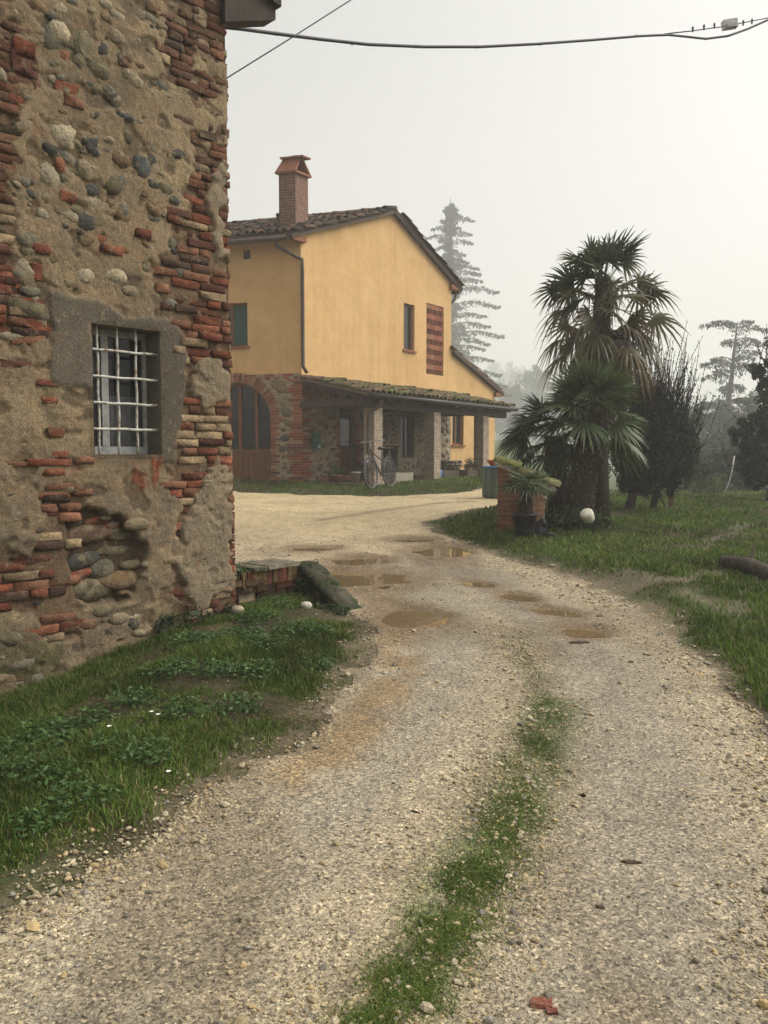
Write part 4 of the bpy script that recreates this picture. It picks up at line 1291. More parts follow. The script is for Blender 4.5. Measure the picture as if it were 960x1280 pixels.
# brick dressings: corner, arch ring, band under the plaster
mb = MB(); mb.mi = 0
def bc(): return REDS[rng.integers(0, 5)] * rng.uniform(.95, 1.5) if rng.random() > .12 else np.array([.36, .26, .17])
z = ZG - .1; k = 0
while z < Z_P - .08:
    w1, w2 = (.36, .24) if (k // 2) % 2 else (.24, .36)
    w1 += rng.uniform(-.03, .05)
    lbox(mb, -.018, w1, z, z + .056, -.08, .018, bc(), .05); rbox(mb, .0, w2, z, z + .056, -.08, .014, bc(), .05)
    z += .068; k += 1
l = .0
while l < LEN - .2:
    L = rng.uniform(.22, .27)
    lbox(mb, l, l + L - .012, Z_P + .005, Z_P + .06, -.06, .012, bc(), .05); l += L
    lbox(mb, l - L + .1, l - .02, Z_P - .062, Z_P - .008, -.06, .010, bc(), .05)
na = 44
for i in range(na):
    a = math.pi * (i + .5) / na
    ra, rb = hwid + .015, z_top - z_sp + .015
    p0 = np.array([lc + ra * math.cos(a), z_sp + rb * math.sin(a)]); nrm2 = nrm([math.cos(a) / ra, math.sin(a) / rb])
    c = p0 + nrm2 * .115
    e1_ = HL * nrm2[0] + UPZ * nrm2[1]; e2_ = HL * -nrm2[1] + UPZ * nrm2[0]
    mb.box(LP(c[0], c[1], -.03), (.23, .046, .1), [e1_, e2_, HLN], bc(), .06)
z = ZG - .1; k = 0
while z < z_sp - .02:
    for sgn in (-1, 1):
        w = .24 if k % 2 else .14
        a, b2 = lc + sgn * (hwid + .002), lc + sgn * (hwid + w)
        lbox(mb, min(a, b2), max(a, b2), z, z + .056, -.08, .012, bc(), .05)
    for (tt, sg) in ((d1[0], -1), (d1[1], 1)):
        w = .16 if k % 2 else .1
        a, b2 = tt + sg * .002, tt + sg * w
        rbox(mb, min(a, b2), max(a, b2), z, z + .056, -.08, .012, bc(), .05)
    z += .068; k += 1
mb.build('brick_dressings', M['tinted_brick'], farm)
by = {o.name.split('.')[0]: o for o in farm.children}
merge(by['stone_base'], by['field_stones'], by['brick_dressings'])

# arched door
dr = MB(); o0, o1 = -.16, -.21
dr.add([LP(a, b_, o1 - .02) for a, b_ in arc] + [LP(lc - hwid, ZG, o1 - .02), LP(lc + hwid, ZG, o1 - .02)], [tuple(range(27))])
zm = lpx(315, 563)[1]
lbox(dr, lc - hwid, lc + hwid, zm - .07, zm + .03, o0, o1)
lbox(dr, lc - .045, lc + .045, ZG, z_top - .02, o0 + .003, o1)
for sg in (-1, 1):
    lbox(dr, lc + sg * hwid, lc + sg * (hwid - .07), ZG, z_sp + .05, o0, o1)
    for kx in range(5):
        xa = lc + sg * (.05 + kx * (hwid - .12) / 5); xb = lc + sg * (.05 + (kx + .92) * (hwid - .12) / 5)
        lbox(dr, xa, xb, ZG + .02, zm - .07, o0 - .02, o1)
aw = [(lc + (hwid - .04) * math.cos(a), z_sp + (z_top - z_sp - .04) * math.sin(a)) for a in np.linspace(0, math.pi, 25)]
for p, q in zip(aw[:-1], aw[1:]):
    dr.beam(LP(p[0], p[1], -.185), LP(q[0], q[1], -.185), .05, .08, up=HLN)
for sg in (-1, 1):
    lbox(dr, lc + sg*(hwid*.5 - .035), lc + sg*(hwid*.5 + .035), zm, z_sp + (z_top - z_sp)*.84, o0 + .003, o1)
door = dr.build('arched_door', M['wood_brown'], farm)
for sg in (-1, 1):
    for xa, xb in ((.05, hwid*.5 - .035), (hwid*.5 + .035, hwid - .075)):
        g_ = MB(); poly = [LP(lc + sg*xb, zm + .03, -.2), LP(lc + sg*xa, zm + .03, -.2)]
        for x_ in np.linspace(xa, xb, 9):
            poly.append(LP(lc + sg*x_, z_sp + (z_top - z_sp - .075)*math.sqrt(max(0, 1 - (x_/(hwid - .07))**2)), -.2))
        g_.add(poly, [tuple(range(len(poly)))]); g_.build('pane', M['glass'], door)

# windows
def window(P, bx, hole, off, frame_m, pane_m, mull=True, name='window'):
    a, b_, c, d = hole; f = .055
    m = MB(); bx(m, a, a + f, c, d, off, off - .05); bx(m, b_ - f, b_, c, d, off, off - .05)
    bx(m, a + f, b_ - f, d - f, d, off, off - .05); bx(m, a + f, b_ - f, c, c + f, off, off - .05)
    if mull: bx(m, (a+b_)/2 - .03, (a+b_)/2 + .03, c + f, d - f, off + .004, off - .045)
    w = m.build(name, frame_m, farm)
    m = MB(); bx(m, a + f, b_ - f, c + f, d - f, off - .02, off - .03); m.build('pane', pane_m, w)
    return w
def sillm(bx, hole, w):
    m = MB(); bx(m, hole[0] - .06, hole[1] + .06, hole[2] - .05, hole[2], -.05, .055); m.build('sill', M['terracotta'], w)
w = window(RP, rbox, hw1, -.10, M['wood_brown'], M['glass'], False); sillm(rbox, hw1, w)
m = MB()
rbox(m, hw1[0] + .004, hw1[0] + .04, hw1[2] + .01, hw1[3] - .01, -.10, .0); m.build('shutter', M['wood_brown'], w)
w = window(LP, lbox, lw1, -.12, M['wood_brown'], M['green_shutter']); sillm(lbox, lw1, w)
m = MB()
for k in range(14): lbox(m, lw1[0] + .06, lw1[1] - .06, lw1[2] + .08 + k * .07, lw1[2] + .10 + k * .07, -.128, -.14)
m.build('shutter_slats', M['green_shutter'], w)
w = window(RP, rbox, w3, -.12, M['wood_dark'], M['glass'])
# openwork brick screen
m = MB(); a, b_, c, d = hw2; nb = 14; hb = (d - c) / nb
for k in range(nb):
    z0 = c + k * hb
    if k % 2:
        x = a
        while x < b_ - .02:
            e = min(x + .24, b_); rbox(m, x + .004, e - .004, z0 + .004, z0 + hb - .004, -.12, -.02 + rng.uniform(-.004, .004), REDS[rng.integers(0, 4)] * 1.25, .04); x = e
    else:
        n_ = 9
        for j in range(n_):
            x = a + (b_ - a) * (j + .2) / n_; rbox(m, x, x + (b_ - a) / n_ * .42, z0, z0 + hb, -.12, -.03, REDS[rng.integers(0, 4)] * .9, .03)
m.build('brick_screen', M['tinted_brick'], farm)
m = MB(); rbox(m, a - .1, b_ + .1, c - .1, d + .1, -.5, -.55); m.build('loft_shade', M['shade_in'], farm)  # near-black sheet painted in place of the shade behind the screen
m = MB(); v0 = lpx(305, 318)
lbox(m, lpx(313, 318)[0], lpx(304.5, 318)[0], lpx(308, 324)[1], lpx(308, 313)[1], -.02, .012); m.build('air_vent', M['wood_dark'], farm)

# porch door
m = MB(); a, b_, c, d = d1
rbox(m, a, b_, c, d, -.14, -.19); rbox(m, a, a + .09, c, d, -.10, -.14); rbox(m, b_ - .09, b_, c, d, -.10, -.14); rbox(m, a + .09, b_ - .09, d - .09, d, -.10, -.14); rbox(m, a + .09, b_ - .09, c, c + .75, -.11, -.14)
dd = m.build('porch_door', M['wood_brown'], farm)
m = MB(); rbox(m, a + .12, b_ - .12, c + .85, d - .12, -.13, -.138); m.build('pane', M['glass'], dd)
m = MB(); m.tube([RP(b_ - .13, c + 1.0, -.10), RP(b_ - .13, c + 1.0, -.05), RP(b_ - .24, c + 1.0, -.05)], .012); m.build('handle', M['metal_dark'], dd)

# ---- roofs
TP = [np.array(c) for c in [(.12, .085, .062), (.15, .095, .065), (.085, .072, .055), (.18, .105, .07), (.105, .095, .062), (.07, .066, .05)]]
TM = [np.array(c) for c in [(.10, .085, .045), (.13, .10, .05), (.16, .11, .06), (.085, .09, .035), (.19, .12, .075), (.12, .12, .045)]]
def tiles(m, org, du, dv, nu, nv, su, sv, rad, pal):
    du = nrm(du); dv = nrm(dv); up = nrm(np.cross(du, dv))
    if up[2] < 0: up = -up
    sd = nrm(np.cross(dv, up))
    if np.dot(sd, du) < 0: sd = -sd
    for i in range(nu):
        for j in range(nv):
            p = org + du * (i * su + rng.normal(0, .010)) + dv * (j * sv + rng.normal(0, .016)) + up * rng.normal(.008, .012)
            col = pal[rng.integers(0, len(pal))] * rng.uniform(.7, 1.3)
            r0, r1 = rad * rng.uniform(1.0, 1.12), rad * .8
            q = p + dv * sv * 1.22
            tw = rng.normal(0, .012)
            V = []
            for (c_, r, h) in ((p, r0, .035), (q + sd * tw, r1, .004)):
                for t in np.linspace(0, math.pi, 7): V.append(c_ + sd * r * math.cos(t) + up * (h + r * .8 * math.sin(t)))
            V += [p + up * .035 + sd * r0 * .8 * math.cos(t) + up * (r0 * .62 * math.sin(t)) for t in np.linspace(0, math.pi, 7)]
            F = [(k, k+1, k+8, k+7) for k in range(6)] + [(k+1, k, k+14, k+15) for k in range(6)]
            m.add(V, F, col, smooth=True)
slope = (Z_A - Z_E) / T_AP
dvL = nrm(HR + UPZ * slope)
m = MB()
ovh, ver = .42, .13
def roof_slab(m, p00, p10, p11, p01, th):
    P = [np.asarray(p) for p in (p00, p10, p11, p01)]
    m.prism(P, (0, 0, th))
e_l0 = HC + HL*(-ver) - HR*ovh + UPZ*(Z_E - ovh*slope + .03); e_l1 = HC + HL*(LEN + .3) - HR*ovh + UPZ*(Z_E - ovh*slope + .03)
r_l0 = HC + HL*(-ver) + HR*T_AP + UPZ*(Z_A + .03); r_l1 = HC + HL*(LEN + .3) + HR*T_AP + UPZ*(Z_A + .03)
slR = (Z_A - Z_E) / (T_E - T_AP)
x_l0 = HC + HL*(-ver) + HR*(T_E + .42) + UPZ*(Z_E - .42*slR + .03); x_l1 = x_l0 + HL*(LEN + .6)
m.col = (.13, .09, .065)
roof_slab(m, e_l0, e_l1, r_l1, r_l0, .07); roof_slab(m, r_l0, r_l1, x_l1, x_l0, .07)
m.col = (.11, .075, .055)
tiles(m, e_l0 + UPZ*.07, HL, dvL, 43, 12, .205, .345, .095, TP)
dvR = nrm(-HR + UPZ * slR)
tiles(m, x_l0 + UPZ*.07, HL, dvR, 43, 10, .205, .35, .095, TP)
# ridge tiles
for k in range(24):
    p = r_l0 + HL * (k * .37) + UPZ * .06
    m.tube([p, p + HL * .4], .105, 8, TP[k % 6])
roof = m.build('tiled_roof', M['tile'], farm)
m = MB()      # verge boards on the gable
for (p, q) in ((HC - HR*ovh + UPZ*(Z_E - ovh*slope), HC + HR*T_AP + UPZ*Z_A), (HC + HR*T_AP + UPZ*Z_A, HC + HR*(T_E + .42) + UPZ*(Z_E - .42*slR))):
    p = p + HRN * .06; q = q + HRN * .06
    m.beam(p - UPZ*.0, q - UPZ*.0, .13, .05)
m.build('verge_trim', M['copper'], farm)
m = MB()
rbox(m, T_E - .12, T_E + .34, Z_E - .20, Z_E - .06, -.05, .10); m.build('rafter_end', M['terracotta'], farm)
m = MB(); rbox(m, -.36, .1, Z_E - .20, Z_E - .07, -.05, .10); m.build('rafter_end', M['terracotta'], farm)
m = MB()
gA = HC - HR*(ovh + .05) + HL*(-ver + .15) + UPZ*(Z_E - ovh*slope - .02); gB = gA + HL*(LEN + .3)
m.tube([gA, gB], .065, 8)
m.build('gutter', M['copper'], farm)
m = MB()
pA = gA + HL*.25 - UPZ*.05
cA = HC + HRN*.07 + HLN*.07 + HR*.02
m.tube([pA, pA - UPZ*.12 , cA + UPZ*(Z_E - .62), cA + UPZ*(Z_E - .85), cA + UPZ*(Z_P + .22), cA + UPZ*(Z_P + .06) + HRN*.12], .045, 8)
m.build('downpipe', M['copper'], farm)
m = MB()
gC = HC + HR*(T_E + .47) + HRN*.0 + UPZ*(Z_E - .2)
m.tube([gC, gC + HL*LEN], .06, 8); m.tube([gC + HL*.1, gC + HL*.1 - UPZ*.25 - HR*.1, gC + HL*.1 - UPZ*.38 - HR*.32], .04, 8)
m.build('rear_gutter', M['copper'], farm)

# ---- chimney
cb = HC + HR*.50 + HL*.50
ch = MB(); wR, wL = .46, .44
def cpt(a, b_, z): return cb + HR*a + HL*b_ + UPZ*z
zb_, zt_ = 6.95, 8.50
ch.prism([cpt(0,0,zb_), cpt(wR,0,zb_), cpt(wR,wL,zb_), cpt(0,wL,zb_)], (0,0,zt_-zb_))
chim = ch.build('chimney', M['brick'], farm)
ch = MB()
e_ = .06
base4 = [cpt(-e_,-e_,zt_), cpt(wR+e_,-e_,zt_), cpt(wR+e_,wL+e_,zt_), cpt(-e_,wL+e_,zt_)]
ch.prism(base4, (0,0,.05))
z0, z1 = zt_ + .05, zt_ + .40
for sg in (0, 1):
    a0_ = -e_ if sg == 0 else wR + e_; a1_ = wR/2 - .07 if sg == 0 else wR/2 + .07
    P = [cpt(a0_, -e_+.01, z0), cpt(a0_, wL+e_-.01, z0), cpt(a1_, wL+e_-.05, z1), cpt(a1_, -e_+.05, z1)]
    ch.prism(P, HR * (.045 if sg == 0 else -.045))
for k in range(4):
    p = cpt(wR/2, -e_ - .06 + k * .15, z1 + .01 + .006*(k%2)); ch.box(p + HL*.06, (.3, .17, .04), [HR, HL, UPZ], jit=.08)
ch.build('chimney_cap', M['terracotta'], chim)
m = MB(); pv = cb + HL*.62 + HR*.2; m.tube([pv + UPZ*6.9, pv + UPZ*7.55], .035, 8); m.tube([pv + UPZ*7.55, pv + UPZ*7.62], .055, 8); m.tube([pv + HL*.14 + UPZ*7.3, pv - HL*.12 + UPZ*7.34], .02, 6)
m.build('vent_pipe', M['metal_dark'], farm)

# ---- lower wing to the right
wx = (rpx(565.5, 535)[0], rpx(579.5, 535)[0], rpx(572, 556)[1], rpx(572, 514)[1])
zx0, zx1 = rpx(563, 441)[1], rpx(617, 488)[1]
m = MB()
panels(m, RP, T_E, T_X, .55, zx1, [wx], .16)
m.add([RP(T_E, zx1), RP(T_X, zx1), RP(T_E, zx0)], [(0, 1, 2)])
q0 = HC + HR*T_X
m.quad(q0 + UPZ*.4, q0 + HL*6 + UPZ*.4, q0 + HL*6 + UPZ*zx1, q0 + UPZ*zx1)
m.build('wing_wall', M['ochre'], farm)
w = window(RP, rbox, wx, -.11, M['wood_brown'], M['glass']); sillm(rbox, wx, w)
m = MB(); m.col = (.13, .09, .065); slx = (zx0 - zx1) / (T_X - T_E)
P0 = HC + HR*(T_E) + UPZ*(zx0 + .02) - HL*.12; P1 = HC + HR*(T_X + .4) + UPZ*(zx1 - .4*slx + .02) - HL*.12
m.prism([P0, P1, P1 + UPZ*.09, P0 + UPZ*.09], HL*6.3)
m.col = (.11, .08, .06)
tiles(m, P1 + UPZ*.09 + HL*.1, HL, nrm(P0 - P1), 28, 10, .21, .34, .095, TP)
m.build('wing_roof', M['tile'], farm)
m = MB(); m.beam(P0 + HL*.06 - UPZ*.02, P1 + HL*.06 - UPZ*.02, .12, .05); m.build('wing_verge', M['wood_dark'], farm)
m = MB(); rbox(m, T_X - .1, T_X + .32, zx1 - .2, zx1 - .07, -.05, .1); m.build('rafter_end', M['terracotta'], farm)

# ---- porch
T_PR = 6.84; WP = 2.12; Z_O = 2.96
m = MB()
pa, pb, pc, pd = RP(-.06, Z_P - .1, .01), RP(T_PR, Z_P - .1, .01), RP(T_PR, Z_O, WP), RP(-.06, Z_O, WP)
m.col = (.16, .12, .085)
m.prism([pa, pb, pc, pd], (0, 0, .05))
dvp = nrm(-HRN * WP + UPZ * (Z_P - .1 - Z_O))
tiles(m, RP(.03, Z_O + .05, WP + .03), HR, dvp, 34, 7, .203, .315, .095, TM)
m.build('porch_roof', M['tile'], farm)
m = MB()
m.beam(RP(-.05, Z_O - .15, 1.86), RP(T_PR - .1, Z_O - .15, 1.86), .18, .2)
for k in range(12):
    t = .05 + k * (T_PR - .15) / 11
    m.beam(RP(t, Z_P - .16, .02), RP(t, Z_O - .035, WP - .05), .09, .1)
for t in (-.03, 2.75, 5.4): m.beam(RP(t, Z_O - .13, .02), RP(t, Z_O - .13, 1.78), .14, .16)
m.build('porch_beams', M['wood_dark'], farm)
m = MB(); m.tube([RP(-.12, Z_O + .0, WP + .09), RP(T_PR + .05, Z_O + .0, WP + .09)], .06, 8); m.build('porch_gutter', M['metal_dark'], farm)
for u in (466.5, 540.5, 601.5):
    t, zc = rpx(u, 560, 1.86)
    m = MB(); hw_ = .155
    rbox(m, t - hw_, t + hw_, ZG - .3, Z_O - .25, 1.86 - hw_, 1.86 + hw_)
    rbox(m, t - hw_ - .03, t + hw_ + .03, ZG - .3, ZG + .10, 1.86 - hw_ - .03, 1.86 + hw_ + .03)
    m.build('porch_pillar', M['brick_pale'], farm)
m = MB(); tp = rpx(459.5, 560, 1.95)[0]
m.tube([RP(tp + .25, Z_O - .02, WP + .06), RP(tp + .24, Z_O - .2, WP + .02), RP(tp + .06, Z_O - .36, 2.0), RP(tp, Z_O - .5, 1.97), RP(tp, ZG + .1, 1.97), RP(tp - .02, ZG + .0, 2.02)], .042, 8)
m.build('porch_downpipe', M['copper'], farm)
m = MB(); 
rbox(m, .05, 6.6, ZG - .3, ZG + .035, .0, 2.15)
m.build('porch_floor', M['slab'], farm)
m = MB(); tm = rpx(391, 551)[0]
rbox(m, tm - .11, tm + .11, rpx(391, 561)[1], rpx(391, 541)[1], .05, .17); mbx = m.build('letter_box', M['green_shutter'], farm)
m = MB(); rbox(m, tm + .0, tm + .09, rpx(391, 560)[1], rpx(391, 556)[1], .171, .176); m.build('notice', M['white_frame'], mbx)
# ------------------------------------------------------------------ palms
class Leaves:
    def __init__(s): s.V = []; s.C = []
    def strip(s, pts, wdir, wid, c0, c1):
        """ribbon of quads along pts (k,3); wid (k,)"""
        pts = np.asarray(pts); k = len(pts)
        L = pts - wdir * np.asarray(wid)[:, None]; R2 = pts + wdir * np.asarray(wid)[:, None]
        for i in range(k - 1):
            s.V.append(np.stack([L[i], R2[i], R2[i+1], L[i+1]]))
            ca = np.asarray(c0) + (np.asarray(c1) - c0) * (i / (k - 1)); cb_ = np.asarray(c0) + (np.asarray(c1) - c0) * ((i + 1) / (k - 1))
            s.C.append(np.stack([ca, ca, cb_, cb_]))
    def obj(s, name, mat, parent):
        V = np.concatenate(s.V); C = np.concatenate(s.C)
        return link(name, mesh_from(name, V, np.arange(len(V)).reshape(-1, 4), mat, C, True), parent)
    def fan(s, base, az, el, pet, rad, col, tip, droop=.35, n=28, spread=2.1, roll=0.0):
        d = np.array([math.cos(az)*math.cos(el), math.sin(az)*math.cos(el), math.sin(el)])
        ts = np.linspace(0, 1, 6)
        P = np.array([base + d*pet*t + np.array([0,0,-.16*pet*t*t]) for t in ts])
        f = nrm(P[-1] - P[-2]); sd = np.cross(f, [0,0,1.]); sd = nrm(sd) if np.linalg.norm(sd) > .05 else np.array([1.,0,0])
        up = np.cross(sd, f)
        sd, up = sd*math.cos(roll) + up*math.sin(roll), up*math.cos(roll) - sd*math.sin(roll)
        s.strip(P, sd, np.full(6, .011), np.asarray(col)*.9, np.asarray(col)*1.1)
        hub = P[-1]
        for i in range(n):
            th = -spread + 2*spread*i/(n-1)
            dd = f*math.cos(th) + sd*math.sin(th) + up*.10*math.cos(i*math.pi)
            wd = -f*math.sin(th) + sd*math.cos(th)
            wd = nrm(wd + up*.5*(1 if i % 2 else -1))
            L = rad*(.80 + .22*math.cos(th))*rng.uniform(.9, 1.06)
            tt = np.array([0, .3, .6, .82, 1.0]); dr = droop*L*rng.uniform(.7, 1.4)
            pts = hub + dd*(L*tt)[:, None] + np.array([0,0,-1.])*(dr*tt**2.6)[:, None]
            w = rad*.040*np.array([.5, 1.0, .85, .45, .05])
            s.strip(pts, wd, w, col, tip if rng.random() > .25 else np.asarray(tip)*.6)

def palm_trunk(pts, rads, parent, shag=260, col=(.075, .055, .038), ln=.12):
    m = MB(); m.col = (.05, .038, .026); m.tube(pts, rads, 12)
    P = np.asarray(pts)
    for i in range(shag):
        t = rng.random()*(len(P)-1.001); k = int(t); fr = t-k
        c = P[k]*(1-fr)+P[k+1]*fr; r = rads[k]*(1-fr)+rads[k+1]*fr
        a = rng.uniform(0, 6.28); o = np.array([math.cos(a), math.sin(a), 0])
        q = c + o*r*.9
        e = q + o*ln*rng.uniform(.2, .5) + UPZ*ln*rng.uniform(-.5, .8)
        m.beam(q, e, rng.uniform(.01, .03), .012, np.asarray(col)*rng.uniform(.5, 1.6))
    return m.build('trunk', M['palm_bark'], parent)

G1, G2, G3 = np.array([.038, .058, .022]), np.array([.055, .082, .028]), np.array([.075, .105, .035])
YEL, ORG, DEAD, DEAD2 = np.array([.15, .135, .05]), np.array([.20, .115, .04]), np.array([.065, .04, .024]), np.array([.10, .062, .034])

def gpt(u, v, Y):
    p = at(u, v, Y); p[2] = Hs(p[0], p[1]); return p
# tall fan palm
b0 = gpt(748, 655, 13.2); tp_ = at(753, 366, 13.2)
pal = thing('fan_palm', 'tallest fan palm, shaggy, with a brown skirt of dead fronds under its crown', 'palm', b0, 'fan palms by the brick shelter')
mid_ = (b0 + tp_)/2 + np.array([-.04, 0, 0])
palm_trunk([b0 - UPZ*.1, b0*.6+mid_*.4, mid_, mid_*.4+tp_*.6, tp_, tp_ + UPZ*.25], [.2, .17, .16, .17, .12, .06], pal, 420)
lv = Leaves()
for i in range(38):
    az = i*2.399 + rng.normal(0, .4); t = i/38
    el = R_(64 - 80*t**1.1 + rng.normal(0, 13))
    base = tp_ + UPZ*(.2 - .5*t)
    g_ = [G1, G2, G1*.9][i % 3]
    tipc = YEL if t > .3 and rng.random() < .6 else g_*1.4
    if t > .62: g_ = g_*.6 + YEL*.5; tipc = ORG if rng.random() < .6 else DEAD2
    lv.fan(base, az, el, rng.uniform(.36, .82)*(.8 + .2*min(1, t*3)), rng.uniform(.40, .58), g_, tipc, droop=.05 + .6*t*rng.uniform(.4, 1.5), n=24, spread=rng.uniform(1.6, 2.1), roll=rng.normal(0, 1.0))
for az, el, dz in ((3.3, -8, -.55), (2.9, -14, -.75), (3.7, -10, -.6), (-.15, -6, -.5), (.2, -14, -.8), (-.5, -8, -.65), (4.4, -10, -.55), (5.2, -15, -.7)):
    lv.fan(tp_ + UPZ*dz, az + rng.normal(0, .1), R_(el), rng.uniform(.58, .7), .46, G1*.6 + YEL*.4, [ORG, DEAD2, YEL][rng.integers(0, 3)], droop=1.0, n=22, spread=1.8)
lv.obj('crown', M['frond'], pal)
lv = Leaves()
for i in range(70):
    az = i*2.399 + 1; t = i/70
    base = tp_ + UPZ*(-.35 - 1.1*t)
    el = R_(-22 - 52*t**.6 + rng.normal(0, 8))
    c_ = [DEAD, DEAD2, DEAD*.7, YEL*.8][rng.integers(0, 4 if t < .4 else 3)]
    lv.fan(base, az, el, rng.uniform(.35, .55)*(1-.4*t), rng.uniform(.38, .50)*(1-.15*t), c_, c_*[.7, 1.4][i % 2] if rng.random() > .15 else ORG, droop=.9, n=18, spread=1.5)
lv.obj('dead_skirt', M['frond'], pal)
# nearer stout palm
b1 = gpt(719, 672, 11.8); t1_ = at(739, 518, 11.8)
pal = thing('fan_palm', 'stout green fan palm with a leaning scaly trunk, in front of the tallest palm', 'palm', b1, 'fan palms by the brick shelter')
mm = (b1+t1_)/2 + np.array([.01, 0, 0])
palm_trunk([b1 - UPZ*.1, b1*.5+mm*.5, mm, mm*.5+t1_*.5, t1_, t1_+UPZ*.12], [.24, .21, .2, .2, .16, .06], pal, 620, (.14, .105, .07), .11)
lv = Leaves()
for i in range(32):
    az = i*2.399 + rng.normal(0, .2); t = i/32
    el = R_(80 - 88*t + rng.normal(0, 9))
    g_ = [G2, G2*1.15, G3*1.1][i % 3]
    lv.fan(t1_ + UPZ*(.12 - .15*t), az, el, rng.uniform(.34, .48), rng.uniform(.42, .55), g_, g_*1.45, droop=.06 + .22*t, n=26, spread=1.7, roll=rng.normal(0, .5))
for az, el in ((-.3, -22), (.3, -28)): lv.fan(t1_ - UPZ*.1, az, R_(el), .45, .52, G2, G3*1.3, droop=.35, n=24, spread=1.5)
lv.obj('crown', M['frond'], pal)
# third palm to the left
b2 = gpt(700, 658, 12.4); t2_ = at(692, 545, 12.4)
pal = thing('fan_palm', 'low fan palm with drooping dark fronds spreading over the brick shelter roof', 'palm', b2, 'fan palms by the brick shelter')
palm_trunk([b2 - UPZ*.1, b2*.6+t2_*.4, b2*.3+t2_*.7, t2_], [.17, .16, .17, .13], pal, 300, (.08, .06, .04), .12)
lv = Leaves()
for i in range(26):
    az = i*2.399 + rng.normal(0, .15); t = i/26
    if i % 2 == 0: az = math.pi + rng.normal(0, .7)
    el = R_(58 - 78*t + rng.normal(0, 7)); g_ = [G1*.9, G1, G2][i % 3]
    lv.fan(t2_ + UPZ*(.05 - .1*t), az, el, rng.uniform(.36, .5), rng.uniform(.40, .50), g_, g_*1.3, droop=.25 + .3*t, n=24, spread=1.7, roll=rng.normal(0, .35))
lv.obj('crown', M['frond'], pal)
# potted palm
b3 = gpt(655, 681, 10.45)
pal = thing('potted_palm', 'small fan palm growing in a dark plastic pot beside the brick pier', 'potted palm', b3)
m = MB(); pr = [(.115, 0), (.135, .12), (.155, .29), (.17, .29), (.17, .33), (.155, .33), (.15, .29)]
m.lathe(b3, pr, 20); m.build('pot', M['black'], pal)
m = MB(); m.lathe(b3 + UPZ*.28, [(.15, 0), (.08, .02), (.0, .025)], 16); m.build('soil', M['soil'], pal)
t3_ = b3 + np.array([.03, 0, .66])
palm_trunk([b3 + UPZ*.28, b3 + UPZ*.45, t3_], [.06, .07, .06], pal, 120, (.09, .065, .045), .09)
lv = Leaves()
for i in range(17):
    az = i*2.399; t = i/17; g_ = [G1, G2, G3][i % 3]
    lv.fan(t3_, az, R_(66 - 68*t), rng.uniform(.14, .24), rng.uniform(.19, .27), g_, g_*1.4, droop=.35, n=18, spread=1.5)
lv.obj('crown', M['frond'], pal)
# dark shrub at the foot of the stout palm
sb = gpt(705, 683, 11.3); o_ = thing('low_shrub', 'dense dark green shrub round the foot of the palms', 'shrub', sb)
parts = []
for i in range(26):
    q = sb + np.array([rng.normal(.12, .2), rng.normal(.2, .2), rng.uniform(.04, .26)])
    leafblob(parts, q, (.17, .17, .13), 90, .032, [[.022,.042,.014],[.03,.055,.018],[.04,.07,.022]], 1.2, .6)
leaf_object('foliage', parts, None, o_)
m = MB()
for i in range(7): m.tube([sb + np.array([rng.normal(0,.06), .1, -.05]), sb + np.array([rng.normal(.05,.2), .15+rng.normal(0,.1), .35])], [.012, .006], 6)
m.build('stems', M['bark'], o_)

# ------------------------------------------------------------------ brick shelter with a mossy sloping roof, and its pier
wb = gpt(648, 668, 11.0)
sh = thing('brick_shelter', 'small brick shelter with mossy sloping tile roof and a separate front pier on the grass', 'shelter', wb)
yw = R_(-10); wx_ = np.array([math.cos(yw), math.sin(yw), 0]); wy_ = np.array([-math.sin(yw), math.cos(yw), 0]); AW = np.array([wx_, wy_, UPZ])
pl = at(623, 585, 10.9); 
def wloc(a, b_, z): return np.array([wb[0], wb[1], 0]) + wx_*a + wy_*b_ + UPZ*z
aL = (at(622, 620, 11)[0] - wb[0]); aR = (at(667, 620, 11)[0] - wb[0]); aP0, aP1 = at(670, 640, 10.75)[0] - wb[0], at(684.5, 640, 10.75)[0] - wb[0]
zl_, zr_ = at(622, 583, 11)[2], at(692, 613, 11)[2]
def zroof(a): return zl_ + (zr_ - zl_) * (a - aL) / (at(692, 620, 11)[0] - wb[0] - aL)
m = MB(); gz = wb[2] - .15
m.prism([wloc(aL, 0, gz), wloc(aR, 0, gz), wloc(aR, 0, zroof(aR)), wloc(aL, 0, zroof(aL))], wy_*.85)
m.build('wall', M['brick_old'], sh)
m = MB()
m.prism([wloc(aP0, -.22, gz), wloc(aP1, -.22, gz), wloc(aP1, -.22, at(677, 613, 10.7)[2]), wloc(aP0, -.22, at(677, 613, 10.7)[2])], wy_*.2)
m.build('pier', M['brick_light'], sh)
m = MB(); aE = at(694, 620, 11)[0] - wb[0]
m.col = (.4, .35, .25)
m.prism([wloc(aL - .04, -.10, zroof(aL - .04)), wloc(aE, -.10, zroof(aE)), wloc(aE, -.10, zroof(aE) + .04), wloc(aL - .04, -.10, zroof(aL - .04) + .04)], wy_*1.1)
dvs = nrm(wloc(aL, 0, zroof(aL)) - wloc(aE, 0, zroof(aE)))
TMS = [np.array(c) for c in [(.13, .13, .04), (.16, .155, .05), (.17, .12, .06), (.10, .11, .035), (.17, .16, .07), (.19, .15, .08)]]
tiles(m, wloc(aE, -.05, zroof(aE) + .04), wy_, dvs, 6, 3, .19, .28, .09, TMS)
m.build('tile_roof', M['tile'], sh)
parts = []
for i in range(40):
    a = rng.uniform(aL, aE); leafblob(parts, wloc(a, rng.uniform(-.1, .9), zroof(a) + .11), (.09, .09, .025), 46, .012, [[.13,.14,.03],[.17,.17,.04],[.09,.11,.025]], 1, .8)
tag(leaf_object('roof_moss', parts), kind='stuff')
